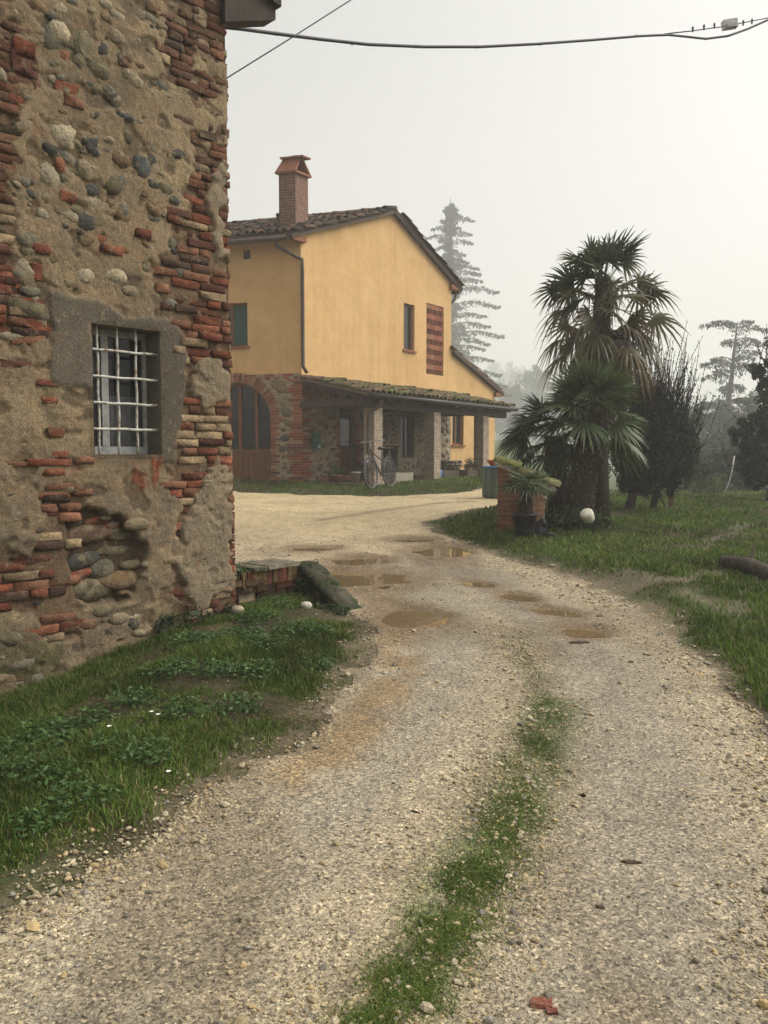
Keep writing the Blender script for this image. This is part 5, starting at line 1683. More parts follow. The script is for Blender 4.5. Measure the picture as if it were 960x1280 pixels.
m = MB(); c = wloc((aP0+aP1)/2 + .01, -.33, wb[2] - .02)
m.stone(c + UPZ*.07, (.10, .09, .13), None, (1, 1, 1), .6); m.stone(c + np.array([.03, -.02, .16]), (.05, .05, .08), None, (1, 1, 1), .6); m.stone(c + np.array([.07, -.04, .02]), (.11, .07, .05), None, (1, 1, 1), .6)
tag(m.build('rubbish_bag', M['black']), 'black bag slumped at the foot of the brick pier', 'bag')
# garden light
gp_ = at(735, 646, 10.75); gb = gpt(742, 676, 10.75)
gt = thing('garden_light', 'small white cup-shaped garden light tilted on a stake near the palms', 'garden light', gb)
axl = nrm([-.45, -.55, .7]); a1 = nrm(np.cross(axl, UPZ)); a2 = np.cross(axl, a1)
m = MB(); m.lathe(gp_ - axl*.08, [(.05, 0), (.078, .03), (.088, .10), (.085, .16), (.07, .17), (.0, .172)], 18, [a1, a2, axl], (.62, .60, .48)); m.build('lamp_head', M['painted'], gt)
m = MB(); m.tube([gp_ - axl*.08, gp_ - axl*.16, gb - UPZ*.05], .011, 6); m.tube([gb + np.array([.05, 0, .02]), gb + np.array([.2, -.02, .01])], .006, 6); m.build('stake', M['black'], gt)

# tarpaulin-covered bin with a blue rim and an orange basin on it
bb = gpt(621, 618, 16.3); top_b = at(615, 584, 16.3)[2]
bn = thing('water_butt', 'grey green sheeted butt with a blue rim, behind the brick shelter', 'water butt', bb)
m = MB(); hB = top_b - bb[2]
m.lathe(bb, [(.24, 0), (.26, .1), (.285, hB*.6), (.29, hB)], 20, None, (.10, .135, .115), True)
for i in range(14):
    a = i*.45; m.beam(bb + np.array([math.cos(a)*.27, math.sin(a)*.27, .03]), bb + np.array([math.cos(a+.15)*.295, math.sin(a+.15)*.295, hB]), .05, .02, (.12, .155, .13))
m.build('body', M['painted'], bn)
m = MB(); m.ring(bb + UPZ*hB, (0,0,1.), .29, .028, 24, 6, (.06, .16, .34)); m.build('rim', M['painted'], bn)
m = MB(); m.lathe(bb + np.array([-.04, -.05, hB + .02]), [(.10, 0), (.17, .10), (.185, .13), (.17, .13), (.1, .03)], 20, None, (.62, .16, .03))
tag(m.build('basin', M['painted']), 'orange basin lying on top of the sheeted butt', 'basin')

# ------------------------------------------------------------------ bicycle leaning on the first porch pillar
fw_ = gpt(465, 614, 17.15); rw_ = gpt(488.5, 611, 18.0)
bk_ = thing('bicycle', 'dark town bicycle parked against the first porch pillar', 'bicycle', (fw_+rw_)/2)
dbk = nrm((rw_ - fw_) * np.array([1,1,0])); wbk = np.linalg.norm((rw_-fw_)[:2]); lean = nrm(np.array([-dbk[1], dbk[0], 0])*.10 + UPZ); side = np.cross(dbk, lean)
zg_ = (fw_[2]+rw_[2])/2
O_ = np.array([fw_[0], fw_[1], zg_])
def bp(a, h, s_=0): return O_ + dbk*a*wbk/1.06 + lean*h + side*s_
Rw = .335
for a in (0, 1.06):
    m = MB(); m.ring(bp(a, Rw), side, Rw - .02, .019, 32, 8, (.02, .02, .02)); tw_ = m.build('wheel', M['painted'], bk_)
    m = MB(); m.ring(bp(a, Rw), side, Rw - .045, .011, 32, 6, (.13, .13, .125))
    for k in range(16):
        t = k*math.pi/8; m.tube([bp(a, Rw), bp(a, Rw) + (dbk*math.cos(t) + lean*math.sin(t))*(Rw-.045)], .0018, 4, (.2, .2, .2))
    m.build('rim', M['painted'], tw_)
m = MB(); fc = (.035, .03, .032)
H_ = bp(.14, .88); BBk = bp(.6, .29); ST = bp(.72, .80)
for p, q, r in ((H_, bp(.19, .70), .019), (bp(.19, .72), BBk, .018), (bp(.16, .82), bp(.70, .62), .015), (BBk, ST, .016), (BBk, bp(1.06, Rw, .05), .011), (BBk, bp(1.06, Rw, -.05), .011), (ST - lean*.06, bp(1.06, Rw, .05), .009), (ST - lean*.06, bp(1.06, Rw, -.05), .009),
                (bp(.18, .72), bp(.05, Rw+.05, .05), .011), (bp(.18, .72), bp(.05, Rw+.05, -.05), .011), (bp(.05, Rw+.05, .05), bp(0, Rw, .05), .01), (bp(.05, Rw+.05, -.05), bp(0, Rw, -.05), .01)):
    m.tube([p, q], r, 6, fc)
m.build('frame', M['painted'], bk_)
m = MB()
for a, t0, t1 in ((0, .3, 2.6), (1.06, .2, 2.9)):
    P = [bp(a, Rw) + (dbk*math.cos(t) + lean*math.sin(t))*(Rw+.028) for t in np.linspace(t0, t1, 12)]
    m.tube(P, .018, 6, (.04, .035, .035))
m.build('mudguard', M['painted'], bk_)
m = MB(); m.tube([H_, H_ + lean*.14, H_ + lean*.16 - dbk*.05], .012, 6, (.4,.4,.4)); hb_ = H_ + lean*.16 - dbk*.05
m.tube([hb_ + side*.28 + dbk*.18, hb_ + side*.24 + dbk*.04, hb_ + side*.1, hb_, hb_ - side*.1, hb_ - side*.24 + dbk*.04, hb_ - side*.28 + dbk*.18], .012, 6, (.3,.3,.3)); m.build('handlebar', M['painted'], bk_)
m = MB(); m.stone(ST + lean*.10, (.13, .085, .04), [dbk, side, lean], (.02,.02,.02), .05); m.tube([ST, ST + lean*.08], .013, 6, (.3,.3,.3)); m.build('saddle', M['painted'], bk_)
m = MB(); m.ring(BBk, side, .09, .006, 20, 4, (.1,.1,.1)); m.tube([BBk, BBk + (dbk*.5 - lean*.8)*.17 + side*.05, BBk + (dbk*.5 - lean*.8)*.17 + side*.13], .01, 6, (.2,.2,.2)); m.tube([BBk, BBk - (dbk*.5 - lean*.8)*.17 - side*.05, BBk - (dbk*.5 - lean*.8)*.17 - side*.13], .01, 6, (.2,.2,.2)); m.build('crank', M['painted'], bk_)
m = MB(); m.box(bp(-.12, .62), (.03, .03, .05), [dbk, side, lean], (.6,.58,.5)); m.lathe(bp(.0, .72) - dbk*.08, [(.02, 0), (.045, .05), (.045, .06)], 12, [side, lean, -dbk], (.7,.68,.6)); m.build('headlamp', M['painted'], bk_)

# ------------------------------------------------------------------ things on and round the porch
def flowerpot(name, label, cat, P, r, h, col, plant=None, n=60, pr=.16, ph=.2, group=None, pal=None):
    t = thing(name, label, cat, P, group)
    m = MB(); m.lathe(P, [(r*.7, 0), (r*.95, h*.85), (r*1.08, h*.85), (r*1.08, h), (r*.9, h), (r*.85, h*.85)], 16, None, col); m.build('pot', M['painted'], t)
    if plant:
        parts = []
        for k in range(9):
            q = P + np.array([rng.normal(0, pr*.35), rng.normal(0, pr*.35), h + ph*rng.uniform(.2, .9)])
            leafblob(parts, q, (pr*.6, pr*.6, ph*.5), n//5, .03, pal or [[.03,.055,.018],[.05,.08,.025],[.07,.11,.035]], 1.3, .4)
        leaf_object('foliage', parts, None, t)
    return t
def trough(label, P, L, w, h, col, ax, mat='painted', plant=True, pal=None, n=220):
    t = thing('planter_trough', label, 'planter', P)
    m = MB(); m.col = col
    for s_ in (-1, 1): m.box(P + ax[0]*s_*(L/2-.02) + UPZ*h/2, (.04, w - .082, h), ax); m.box(P + ax[1]*s_*(w/2-.02) + UPZ*h/2, (L, .04, h), ax)
    m.box(P + UPZ*.03, (L - .082, w - .082, .05), ax); m.build('box', M[mat], t)
    m = MB(); m.box(P + UPZ*(h-.05), (L - .084, w - .084, .03), ax); m.build('soil', M['soil'], t)
    if plant:
        parts = []
        for k in range(12): leafblob(parts, P + ax[0]*rng.uniform(-L/2, L/2)*.9 + UPZ*(h + rng.uniform(.0, .14)), (.11, .1, .09), n//12*2, .028, pal or [[.03,.06,.018],[.05,.085,.026],[.075,.11,.035]], 1.2, .5)
        leaf_object('foliage', parts, None, t)
    return t
AXP = np.array([HR, -HRN, UPZ])
def fl(u, Y, dz=0.0):
    p = at(u, 600, Y); p[2] = Hs(p[0], p[1]) + dz; return p
def onporch(t, w_): return RP(t, ZG + .035, w_)
trough('long low terracotta trough with trailing plants by the stone wall', RP(.75, ZG + .035, .5), 1.0, .24, .17, (.19, .065, .045), AXP)
trough('grey stone trough on the porch edge between the first two pillars', RP(1.55, ZG + .035, 1.8), .75, .3, .24, (.30, .27, .2), AXP, 'painted', True, [[.05,.06,.02],[.03,.05,.02]], 60)
flowerpot('flowerpot', 'white and black patterned pot standing beside the porch door', 'flowerpot', RP(.95, ZG + .035, .9) , .12, .26, (.55, .53, .5), None)
flowerpot('flowerpot', 'terracotta pot with a bushy light green plant by the letter box', 'flowerpot', RP(.42, ZG + .035, .75), .11, .18, (.24, .09, .05), 'plant', 90, .2, .26, None, [[.06,.1,.025],[.09,.13,.04]])
flowerpot('flowerpot', 'terracotta pot with leafy shrub behind the rear wheel of the bicycle', 'flowerpot', RP(.75, ZG + .035, 1.75), .15, .24, (.22, .09, .05), 'plant', 160, .28, .5)
# slatted rack
rk = thing('shelf_rack', 'dark open wooden rack standing against the porch wall', 'rack', RP(2.35, ZG + .035, .45))
q = lambda t, w_, z: RP(2.35 + t, ZG + .035 + z, .45 + w_)
for t in (-.62, .62):
    for w_ in (-.22, .22): m = MB(); m.box(q(t, w_, .44), (.06, .06, .88), AXP); m.build('post', M['wood_dark'], rk)
for z in (.2, .52):
    m = MB()
    for k in range(5): m.box(q(0, -.2 + k*.1, z), (1.2, .08, .025), AXP)
    m.build('shelf', M['wood_dark'], rk)
m = MB(); m.box(q(0, 0, .90), (1.4, .56, .04), AXP); m.build('top_board', M['wood_dark'], rk)
m = MB(); m.box(q(.60, -.0, .45), (.03, .38, .78), AXP); m.build('side_panel', M['wood_dark'], rk)
for k, (t, z, r, h, c, lab) in enumerate([(-.35, .545, .09, .16, (.2,.08,.05), 'terracotta pot on the upper shelf of the dark rack'), (.05, .545, .1, .14, (.3,.28,.22), 'pale grey pot on the upper shelf of the dark rack'), (.3, .225, .1, .18, (.6,.58,.52), 'white pot on the lower shelf of the dark rack'), (-.2, .225, .11, .15, (.13,.08,.05), 'brown pot on the lower shelf of the dark rack')]):
    flowerpot('flowerpot', lab, 'flowerpot', q(t, .02, z), r, h, c, None)
m = MB()
for k in range(4): m.tube([q(.0 + k*.05, .45, .0), q(.03 + k*.06, .3, .62 + .07*k)], .014, 6, (.32, .25, .15))
tag(m.build('garden_canes', M['painted']), 'bundle of pale canes leaning on the front of the dark rack', 'canes')
# beyond the middle pillar: firewood bank, blue sack, pots
m = MB()
sk = RP(3.55, ZG + .035, 1.55)
m.stone(sk + UPZ*.14, (.22, .15, .15), AXP, (.045, .14, .30), .25); m.stone(sk + HR*.16 + UPZ*.2, (.12, .12, .1), AXP, (.05, .16, .33), .3)
tag(m.build('blue_sack', M['painted']), 'crumpled blue sack beside the middle porch pillar', 'sack')
m = MB(); bq = sk + HR*.12 + UPZ*.28; m.lathe(bq, [(.06, 0), (.07, .1), (.065, .2), (.03, .26), (.025, .31)], 14, None, (.68, .68, .66), True)
tag(m.build('plastic_bottle', M['painted']), 'white plastic canister standing on the blue sack', 'canister')
for k, (t, w_, L) in enumerate([(4.2, 1.5, .8), (5.0, 1.75, .7)]):
    trough(['dark wooden planter box with withered plants beside the blue sack', 'dark wooden planter box with withered plants by the last porch pillar'][k], RP(t, ZG + .035, w_), L, .3, .26, (.085, .06, .04), AXP, 'painted', True, [[.06,.045,.025],[.045,.05,.02],[.08,.06,.035]], 200)
for k, (t, w_, r, lab) in enumerate([(4.65, 1.2, .11, 'small terracotta pot between the two wooden planter boxes'), (5.9, 1.2, .12, 'terracotta pot with spiky plant under the wing window'), (6.3, 1.0, .10, 'rusty brown pot at the far end of the porch')]):
    flowerpot('flowerpot', lab, 'flowerpot', RP(t, ZG + .035, w_), r, .2, [(.25,.1,.055), (.22,.09,.05), (.14,.06,.035)][k], 'plant', 70, .18, .34)
fwd = thing('firewood_stack', 'low stack of split firewood against the ochre wing wall', 'firewood', RP(6.0, ZG, .35))
m = MB()
for k in range(46):
    t, z = 5.3 + rng.random()*1.4, ZG + .1 + (k % 5)*.1
    m.tube([RP(t, z, .12), RP(t + rng.normal(0,.02), z + rng.normal(0,.01), .5)], rng.uniform(.045, .06), 7, np.array([.13,.085,.05])*rng.uniform(.6, 1.6))
m.build('logs', M['painted'], fwd)

# ------------------------------------------------------------------ conifers
def cedar(name, label, base, top, trunk_r, tips, extra, leaf, pal, dens, group=None, wide=.55, hang=.5, low=.25, hi=.97):
    t = thing(name, label, 'tree', base, group)
    base = np.asarray(base); top = np.asarray(top)
    tr = MB(); K = 9
    pts = [base + (top - base)*k/K + np.array([rng.normal(0, .05), rng.normal(0, .05), 0])*(0 < k < K) for k in range(K+1)]
    tr.tube(pts, [trunk_r*(1 - k/K)**.8 + .03 for k in range(K+1)], 8)
    parts = []
    br = list(tips)
    Ht = top[2] - base[2]
    for i in range(extra):
        f = low + (hi - low)*rng.random()
        az = rng.uniform(0, 6.28)
        L = wide*Ht*.5*(1 - f)**.75*rng.uniform(.3, 1.2) + .3
        p = base + (top - base)*f
        br.append(p + np.array([math.cos(az)*L, math.sin(az)*L, rng.uniform(-.14, .16)*L]))
    for tip in br:
        f = np.clip((tip[2] - base[2])/Ht, .03, .985)
        p = base + (top - base)*f - UPZ*.0
        d = tip - p; L = np.linalg.norm(d)
        P = [p + d*s_ + UPZ*(.10*L*math.sin(math.pi*min(1, s_*1.1))) for s_ in np.linspace(0, 1, 7)]
        tr.tube(P, np.linspace(trunk_r*.22*(1.05 - f) + .02, .012, 7), 5)
        dh = nrm([d[0], d[1], 1e-4]); sdv = np.array([-dh[1], dh[0], 0])
        n_ = max(4, int(L*dens))
        for k in range(n_):
            s_ = (k + .6)/n_
            c = p + d*s_ + UPZ*(.10*L*math.sin(math.pi*min(1, s_*1.1)))
            for sg in (-1, -.4, .4, 1):
                w_ = abs(sg)*L*.26*(1.12 - s_)*rng.uniform(.3, 1.1); sg = np.sign(sg)
                e = c + sdv*sg*w_ + dh*w_*.4*rng.random()
                hg = hang*leaf*rng.uniform(.3, 2.6)*(1.25 - s_); leafblob(parts, e - UPZ*hg, (leaf*1.7, leaf*1.7, hg + leaf*.25), 11 if sg else 14, leaf*rng.uniform(.6, 1), pal, 2.2, .2)
    tr.build('trunk', M['bark'], t)
    leaf_object('crown', parts, M['needle'], t)
    return t
YC = 128
def tips_at(lst, Y): return [at(u, v, Y + rng.normal(0, 1.2)) for u, v in lst]
cb_ = at(562, 540, YC); cb_[2] = Hs(cb_[0], cb_[1])
NP = [[.08,.095,.065],[.10,.115,.075],[.065,.08,.055]]  # needles lightened: the fog's fade is put into their colour
cedar('cedar_tree', 'tall fog-paled cedar with long level branches rising in fog behind the farmhouse', cb_, at(563, 247, YC), .6,
      tips_at([(593, 276), (590, 293), (591, 303), (599, 335), (601, 342), (603, 351), (623, 365), (625, 383), (609, 395), (613, 408), (630, 420), (606, 436), (617, 450), (627, 468), (633, 482), (639, 494), (532, 297), (546, 310), (551, 276), (540, 286), (548, 328), (535, 345), (555, 262), (571, 262), (577, 270), (576, 285), (582, 318), (586, 328), (612, 430), (520, 380), (515, 410), (505, 440)], YC),
      90, .24, NP, 1.7, None, .24, 1.3)
YR = 72
rb_ = at(901, 607, YR); rb_[2] = Hs(rb_[0], rb_[1])
cedar('cedar_tree', 'flat topped cedar with drooping tiers of branches in mist beyond the meadow', rb_, at(922, 402, YR), .42,
      tips_at([(875, 406), (890, 402), (940, 402), (959, 412), (902, 428), (945, 424), (959, 429), (951, 441), (876, 455), (890, 449), (945, 447), (876, 472), (892, 464), (957, 461), (940, 457), (900, 484), (930, 486), (889, 502), (945, 500), (872, 520), (960, 515), (880, 535), (955, 535), (866, 550), (968, 550), (884, 520), (940, 518), (895, 545), (930, 540)], YR),
      60, .16, [[.032,.042,.028],[.042,.055,.034],[.025,.034,.022]], 2.2, None, .50, 1.7, .08, .50)

# ------------------------------------------------------------------ leafy trees
def ribbon(parts, P, w, col=(.045, .036, .026)):
    """a thin twig as two crossed strips, kept with the crown it belongs to"""
    P = np.asarray(P, float); d = nrm(P[-1] - P[0]); a = nrm(np.cross(d, [.3, .9, .2])); b = np.cross(d, a)
    for i in range(len(P) - 1):
        for q in (a, b):
            parts.append((np.array([P[i] - q*w[i], P[i] + q*w[i], P[i+1] + q*w[i+1], P[i+1] - q*w[i+1]]), np.tile(np.asarray(col), (4, 1))))
def bushy(name, label, base, blobs, leaf, pal, n, trunk_r=.08, shoots=0, sh_h=1.0, group=None, cat='tree', fork=None, leafmat_=None, feather=None, whip=(None, 13)):
    """blobs: (centre, radii); shoots: upright leafy whips from the crown"""
    t = thing(name, label, cat, base, group)
    base = np.asarray(base, float)
    tr = MB(); parts = []
    cs = np.mean([b_[0] for b_ in blobs], axis=0)
    fk_ = base + (cs - base)*.45
    tr.tube([base - UPZ*.15, base + (fk_-base)*.5 + np.array([.03, 0, 0]), fk_], [trunk_r*1.25, trunk_r, trunk_r*.8], 8)
    for c, r in blobs:
        c = np.asarray(c, float); r = np.asarray(r, float)
        tr.tube([fk_, (fk_ + c)/2 + rng.normal(0, .05, 3), c, c + UPZ*r[2]*.5], [trunk_r*.55, trunk_r*.4, trunk_r*.25, .01], 6)
        nb_ = 26
        for k in range(nb_):
            d = rng.normal(size=3); d /= np.linalg.norm(d); rr = rng.uniform(.45, 1.08)
            q = c + d*r*rr
            leafblob(parts, q, r*rng.uniform(.14, .34), n//nb_, leaf, pal, 1.3, .3)
            if rng.random() < .35: ribbon(parts, [c, (c+q)/2 + rng.normal(0, .03, 3), q], [trunk_r*.18, .01, .005])
    for k in range(shoots):
        c, r = blobs[rng.integers(0, len(blobs))]; c = np.asarray(c, float); r = np.asarray(r, float)
        st_ = c + np.array([rng.normal(0, .5), rng.normal(0, .5), rng.uniform(-.3, .8)])*r
        out = (st_ - c); out[2] = 0
        hgt = sh_h*rng.uniform(.25, 1.25)
        e = st_ + UPZ*hgt*rng.uniform(.6, 1) + out*rng.uniform(.3, 1.3)*hgt + rng.normal(0, .12, 3)
        m_ = (st_ + e)/2 + rng.normal(0, .04, 3) + out*.12
        P = [st_, m_, e]; ribbon(parts, P, [.008, .0055, .003])
        for q in range(whip[1]):
            s_ = rng.random(); a_ = st_*(1-s_)**2 + 2*m_*s_*(1-s_) + e*s_*s_
            leafblob(parts, a_, (.02, .02, .03), 1, whip[0] or leaf*1.05, pal, 2.0, .2)
    if feather:
        c0, sg, nn = feather
        Q = rng.normal(size=(nn, 3)); Q /= np.maximum(1, np.linalg.norm(Q, axis=1)/1.35)[:, None]
        P = np.asarray(c0) + Q*np.asarray(sg)
        for p in P: leafblob(parts, p, (.05, .05, .07), 3, leaf, pal, 2.2, .2)
    tr.build('trunk', M['bark'], t)
    leaf_object('crown', parts, leafmat_ or M['leaf'], t)
    return t
DK = [[.022,.03,.018],[.03,.042,.022],[.042,.055,.032]]  # leaves darkened: their look against the light is put into the colour
OL = [[.06,.075,.045],[.08,.095,.06],[.045,.058,.034]]
Yd = 14.2
ba = gpt(784, 640, Yd); bb_ = gpt(814, 636, Yd + .5)
bushy('olive_tree', 'dark dense tree with long upright whips and a thick trunk beside the palms', ba, [(at(798, 595, Yd), (.34, .42, .40)), (at(790, 555, Yd), (.34, .38, .45)), (at(808, 530, Yd), (.30, .4, .42)), (at(812, 575, Yd), (.36, .4, .5))], .026, DK, 6500, .085, 420, 1.4, feather=(at(805, 560, Yd), (.40, .4, .50), 3600), whip=(.022, 28))
bushy('olive_tree', 'dark feathery tree on a slim trunk, with thin twigs spreading from its crown', bb_, [(at(824, 590, Yd+.5), (.38, .45, .45)), (at(828, 545, Yd+.5), (.36, .45, .42)), (at(836, 570, Yd+.5), (.26, .4, .42))], .024, DK, 5200, .06, 460, 1.4, feather=(at(834, 565, Yd+.5), (.40, .4, .48), 3600), whip=(.021, 26))
bd = gpt(866, 617, 21)
bushy('round_bush', 'small dark rounded bush on the grass between dark trees and cedar', bd, [(at(864, 592, 21), (.42, .42, .36)), (at(872, 602, 21), (.4, .4, .3))], .04, [[.03,.045,.03],[.04,.058,.036]], 1500, .04, 0, cat='bush')
be = gpt(962, 640, 17.5)
bushy('olive_tree', 'grey green olive tree nearest to camera before the flat topped cedar', be, [(at(958, 560, 17.5), (.55, .6, .7)), (at(975, 500, 17.5), (.6, .6, .75)), (at(950, 590, 17.5), (.5, .5, .42)), (at(985, 450, 17.5), (.5, .5, .6)), (at(1000, 570, 17.5), (.6, .6, .7)), (at(962, 470, 17.5), (.35, .4, .4)), (at(940, 545, 17.5), (.4, .45, .45))], .034, [[.04,.052,.03],[.055,.07,.04],[.03,.04,.024]], 5200, .09, 90, .7)
for k, (u, vb, vc, r, Y, lab) in enumerate([(880, 604, 548, 2.4, 58, 'misty olive tree between the dark trees and the flat topped cedar'), (940, 606, 550, 2.5, 54, 'broad misty olive tree standing in front of the flat topped cedar'),
                                           (848, 604, 562, 2.0, 62, 'misty grey olive tree peeping out behind the dark feathery tree')]):
    b_ = gpt(u, vb, Y); c = at(u, vc, Y)
    bushy('olive_tree', lab, b_, [(c, (r, r, r*.85)), (c + np.array([-r*.7, .2, -r*.35]), (r*.75, r*.7, r*.6)), (c + np.array([r*.7, 0, -r*.3]), (r*.75, r*.7, r*.6)), (c + np.array([.1, .1, r*.6]), (r*.6, r*.6, r*.6))], .11, OL, 3200, .22, 40, 1.6, 'olive trees in the mist')
for k, (u, vb, vc, r, Y, lab) in enumerate([(822, 622, 596, .9, 30, 'low dark bush behind the dark dense tree'), (893, 616, 588, 1.0, 31, 'low dark bush between the round dark bush and the cedar trunk'), (925, 620, 590, 1.15, 28, 'broad dark bush just beyond the taller white rod'),
                                           (955, 614, 575, 1.7, 36, 'tall dark bush beneath the nearest grey green olive tree'), (845, 612, 585, 1.2, 40, 'dull green bush behind the round dark bush'), (985, 612, 565, 2.1, 40, 'largest dark bush, beyond the nearest grey green olive tree'), (912, 606, 568, 1.9, 44, 'dense grey green bush at the foot of the cedar')]):
    b_ = gpt(u, vb, Y); c = at(u, vc, Y)
    bushy('meadow_bush', lab, b_, [(c, (r, r, r*.6)), (c + np.array([-r*.6, .2, -r*.2]), (r*.7, r*.7, r*.5)), (c + np.array([r*.6, 0, -r*.15]), (r*.7, r*.7, r*.5)), (c + np.array([.1, .1, r*.4]), (r*.5, r*.5, r*.45))], .06, [[.04,.052,.03],[.055,.068,.04],[.032,.042,.025]], 2600, .07, 40, r*.8, 'bushes along the meadow', cat='bush')
# wild yellow-green stems
parts = []
for i in range(60):
    p = gpt(rng.uniform(865, 905), 612, rng.uniform(18, 23)); leafblob(parts, p + UPZ*rng.uniform(.1, .5), (.12, .12, .25), 26, .03, [[.09,.115,.04],[.12,.13,.05],[.07,.1,.035]], 3, .2)
tag(leaf_object('tall_weeds', parts), kind='stuff')

# far woodland seen through the fog: trees on the rising slope
woods = []
for i in range(300):
    y = rng.uniform(230, 600); x = rng.uniform(-.06, .34)*y if i < 210 else rng.uniform(.34, .6)*y
    z = Hs(x, y); h = rng.uniform(10, 19)*(.75 if x > .3*y else 1)
    for k in range(5):
        leafblob(woods, (x + rng.normal(0, h*.16), y + rng.normal(0, h*.16), z + h*(.25 + .16*k)), (h*.3*(1.15-.17*k), h*.3*(1.15-.17*k), h*.17), 60, h*.055, [[.05,.065,.04],[.07,.08,.05],[.04,.055,.035]], 1.2, .4)
tag(leaf_object('far_woodland', woods, M['needle']), kind='stuff')
for k, (u, v, Y, h, w_, lab) in enumerate([(672, 470, 210, 21, 5, 'dim rounded tree far up the slope between farmhouse and palms'), (640, 500, 180, 12, 4.4, 'dim bushy tree low on the slope behind the farmhouse wing'), (700, 500, 190, 13, 5.2, 'dim tree far off, half hidden behind the tallest palm')]):
    b_ = gpt(u, v, Y); c = b_ + UPZ*h*.6
    bushy('distant_tree', lab, b_, [(c, (w_, w_, h*.3)), (c + np.array([w_*.5, .3, -h*.2]), (w_*.8, w_*.8, h*.22)), (c + np.array([-w_*.5, 0, -h*.18]), (w_*.8, w_*.8, h*.22)), (c + UPZ*h*.25, (w_*.6, w_*.6, h*.18))], .55, OL, 1500, .35, 0, 1, 'distant trees on the slope')

# ------------------------------------------------------------------ overhead cables
pw = thing('power_cable', 'thick sagging overhead cable carrying a grey junction box and small clips', 'cable', at(285, 34, 6.9))
def Yc(u): return 6.9 + (u - 285)*.0085
pts = [(272, 33), (300, 36), (345, 42), (400, 49), (460, 55.5), (530, 58.5), (600, 58.5), (670, 55), (740, 50), (800, 45), (835, 43.5), (860, 46), (882, 48.5), (910, 45), (935, 36), (962, 24), (1010, 0), (1080, -45)]
m = MB(); m.tube([at(u, v, Yc(u)) for u, v in pts], .016, 8)
m.tube([at(u, v - 1.3, Yc(u)) + np.array([0, .012, 0]) for u, v in pts[:11]], .009, 6)
for (u, v) in [(345, 42), (440, 54), (520, 58), (596, 58.5), (675, 55), (795, 45), (882, 48.5)]: p = at(u, v, Yc(u)); m.ring(p, (1,0,0), .012, .009, 10, 5)
m.build('cable', M['black'], pw)
m = MB(); m.tube([at(u, v, Yc(u)) for u, v in [(830, 42.5), (866, 38.5), (905, 33), (962, 22), (1020, 6), (1080, -12)]], .008, 6); m.build('support_wire', M['black'], pw)
m = MB(); jc = at(912, 30.5, Yc(912)); ja = nrm([.97, .1, .18]); jx = np.array([ja, nrm(np.cross([0,0,1.], ja)), nrm(np.cross(ja, np.cross([0,0,1.], ja)))])
m.box(jc, (.21, .09, .12), jx, (.62,.62,.6)); m.box(jc - jx[2]*.03 - jx[1]*.05, (.15, .02, .05), jx, (.5,.5,.48)); m.build('junction_box', M['painted'], pw)
for (u, v) in [(866, 35.5), (880, 33), (893, 31), (929, 27.5), (940, 25.5)]:
    p = at(u, v, Yc(u)); m = MB(); m.stone(p, (.016, .016, .03), None, (.03,.03,.03), .05); m.tube([p - UPZ*.01, p - UPZ*.05], .012, 6, (.03,.03,.03)); m.build('cable_clip', M['black'], pw)
tw = [at(262, 112, 8.2), at(282, 98.5, 8.3), at(360, 50, 8.9), at(440, -1, 9.6), at(600, -110, 11)]
m = MB(); m.tube(tw, .0075, 6)
for k in range(44):
    q = k/44; p = at(270 + 200*q, 107 - 127*q + .0*q, 8.25 + 1.55*q)
m2 = m.build('thin_wire', M['black']); tag(m2, 'thin straight overhead wire crossing behind the thick cable', 'wire')

# ------------------------------------------------------------------ small things on the ground
def lump(name, lab, cat, u, v, r, col, mat='old_stone', ax=None, group=None):
    c = on_ground(u, v); c[2] = Hs(c[0], c[1]) + r[2]*.6
    m = MB(); m.stone(c, r, ax, col, .22); o = m.build(name, M[mat]); tag(o, lab, cat, group); return o
rx = np.array([[.97, -.2, 0], [.2, .97, 0], [0, 0, 1.]])
lump('bark_piece', 'flat grey brown piece of bark lying on the gravel wheel track', 'bark', 789, 1079, (.042, .014, .008), (.10, .075, .05), 'old_stone', rx)
lump('dirt_clod', 'dark brown clod beside the grassy middle strip', 'clod', 729, 996, (.013, .012, .012), (.05, .03, .018))
lump('dirt_clod', 'small brown clod just nearer than the flat bark piece on the track', 'clod', 750, 1133, (.018, .009, .007), (.09, .065, .045), 'old_stone', rx)
for u, v, sz, lab in ((676, 1256, (.05, .034, .02), 'broken red brick fragment at the bottom of the track, larger one'), (690, 1266, (.035, .026, .018), 'smaller red brick chip touching the larger fragment')):
    c = on_ground(u, v); c[2] = Hs(c[0], c[1]) + .004; m = MB(); m.box(c, sz, rx, (.25, .10, .07), .45); tag(m.build('brick_fragment', M['old_brick']), lab, 'brick fragment')
lump('twig', 'short dark twig on the wheel track nearest the grass bank', 'twig', 519, 1017, (.022, .006, .006), (.04, .03, .022), 'old_stone', np.array([[.85,-.5,0],[.5,.85,0],[0,0,1.]]))
lump('dark_stone', 'dark wet stone just below the small round puddle', 'stone', 724, 806, (.075, .025, .014), (.10, .08, .055))
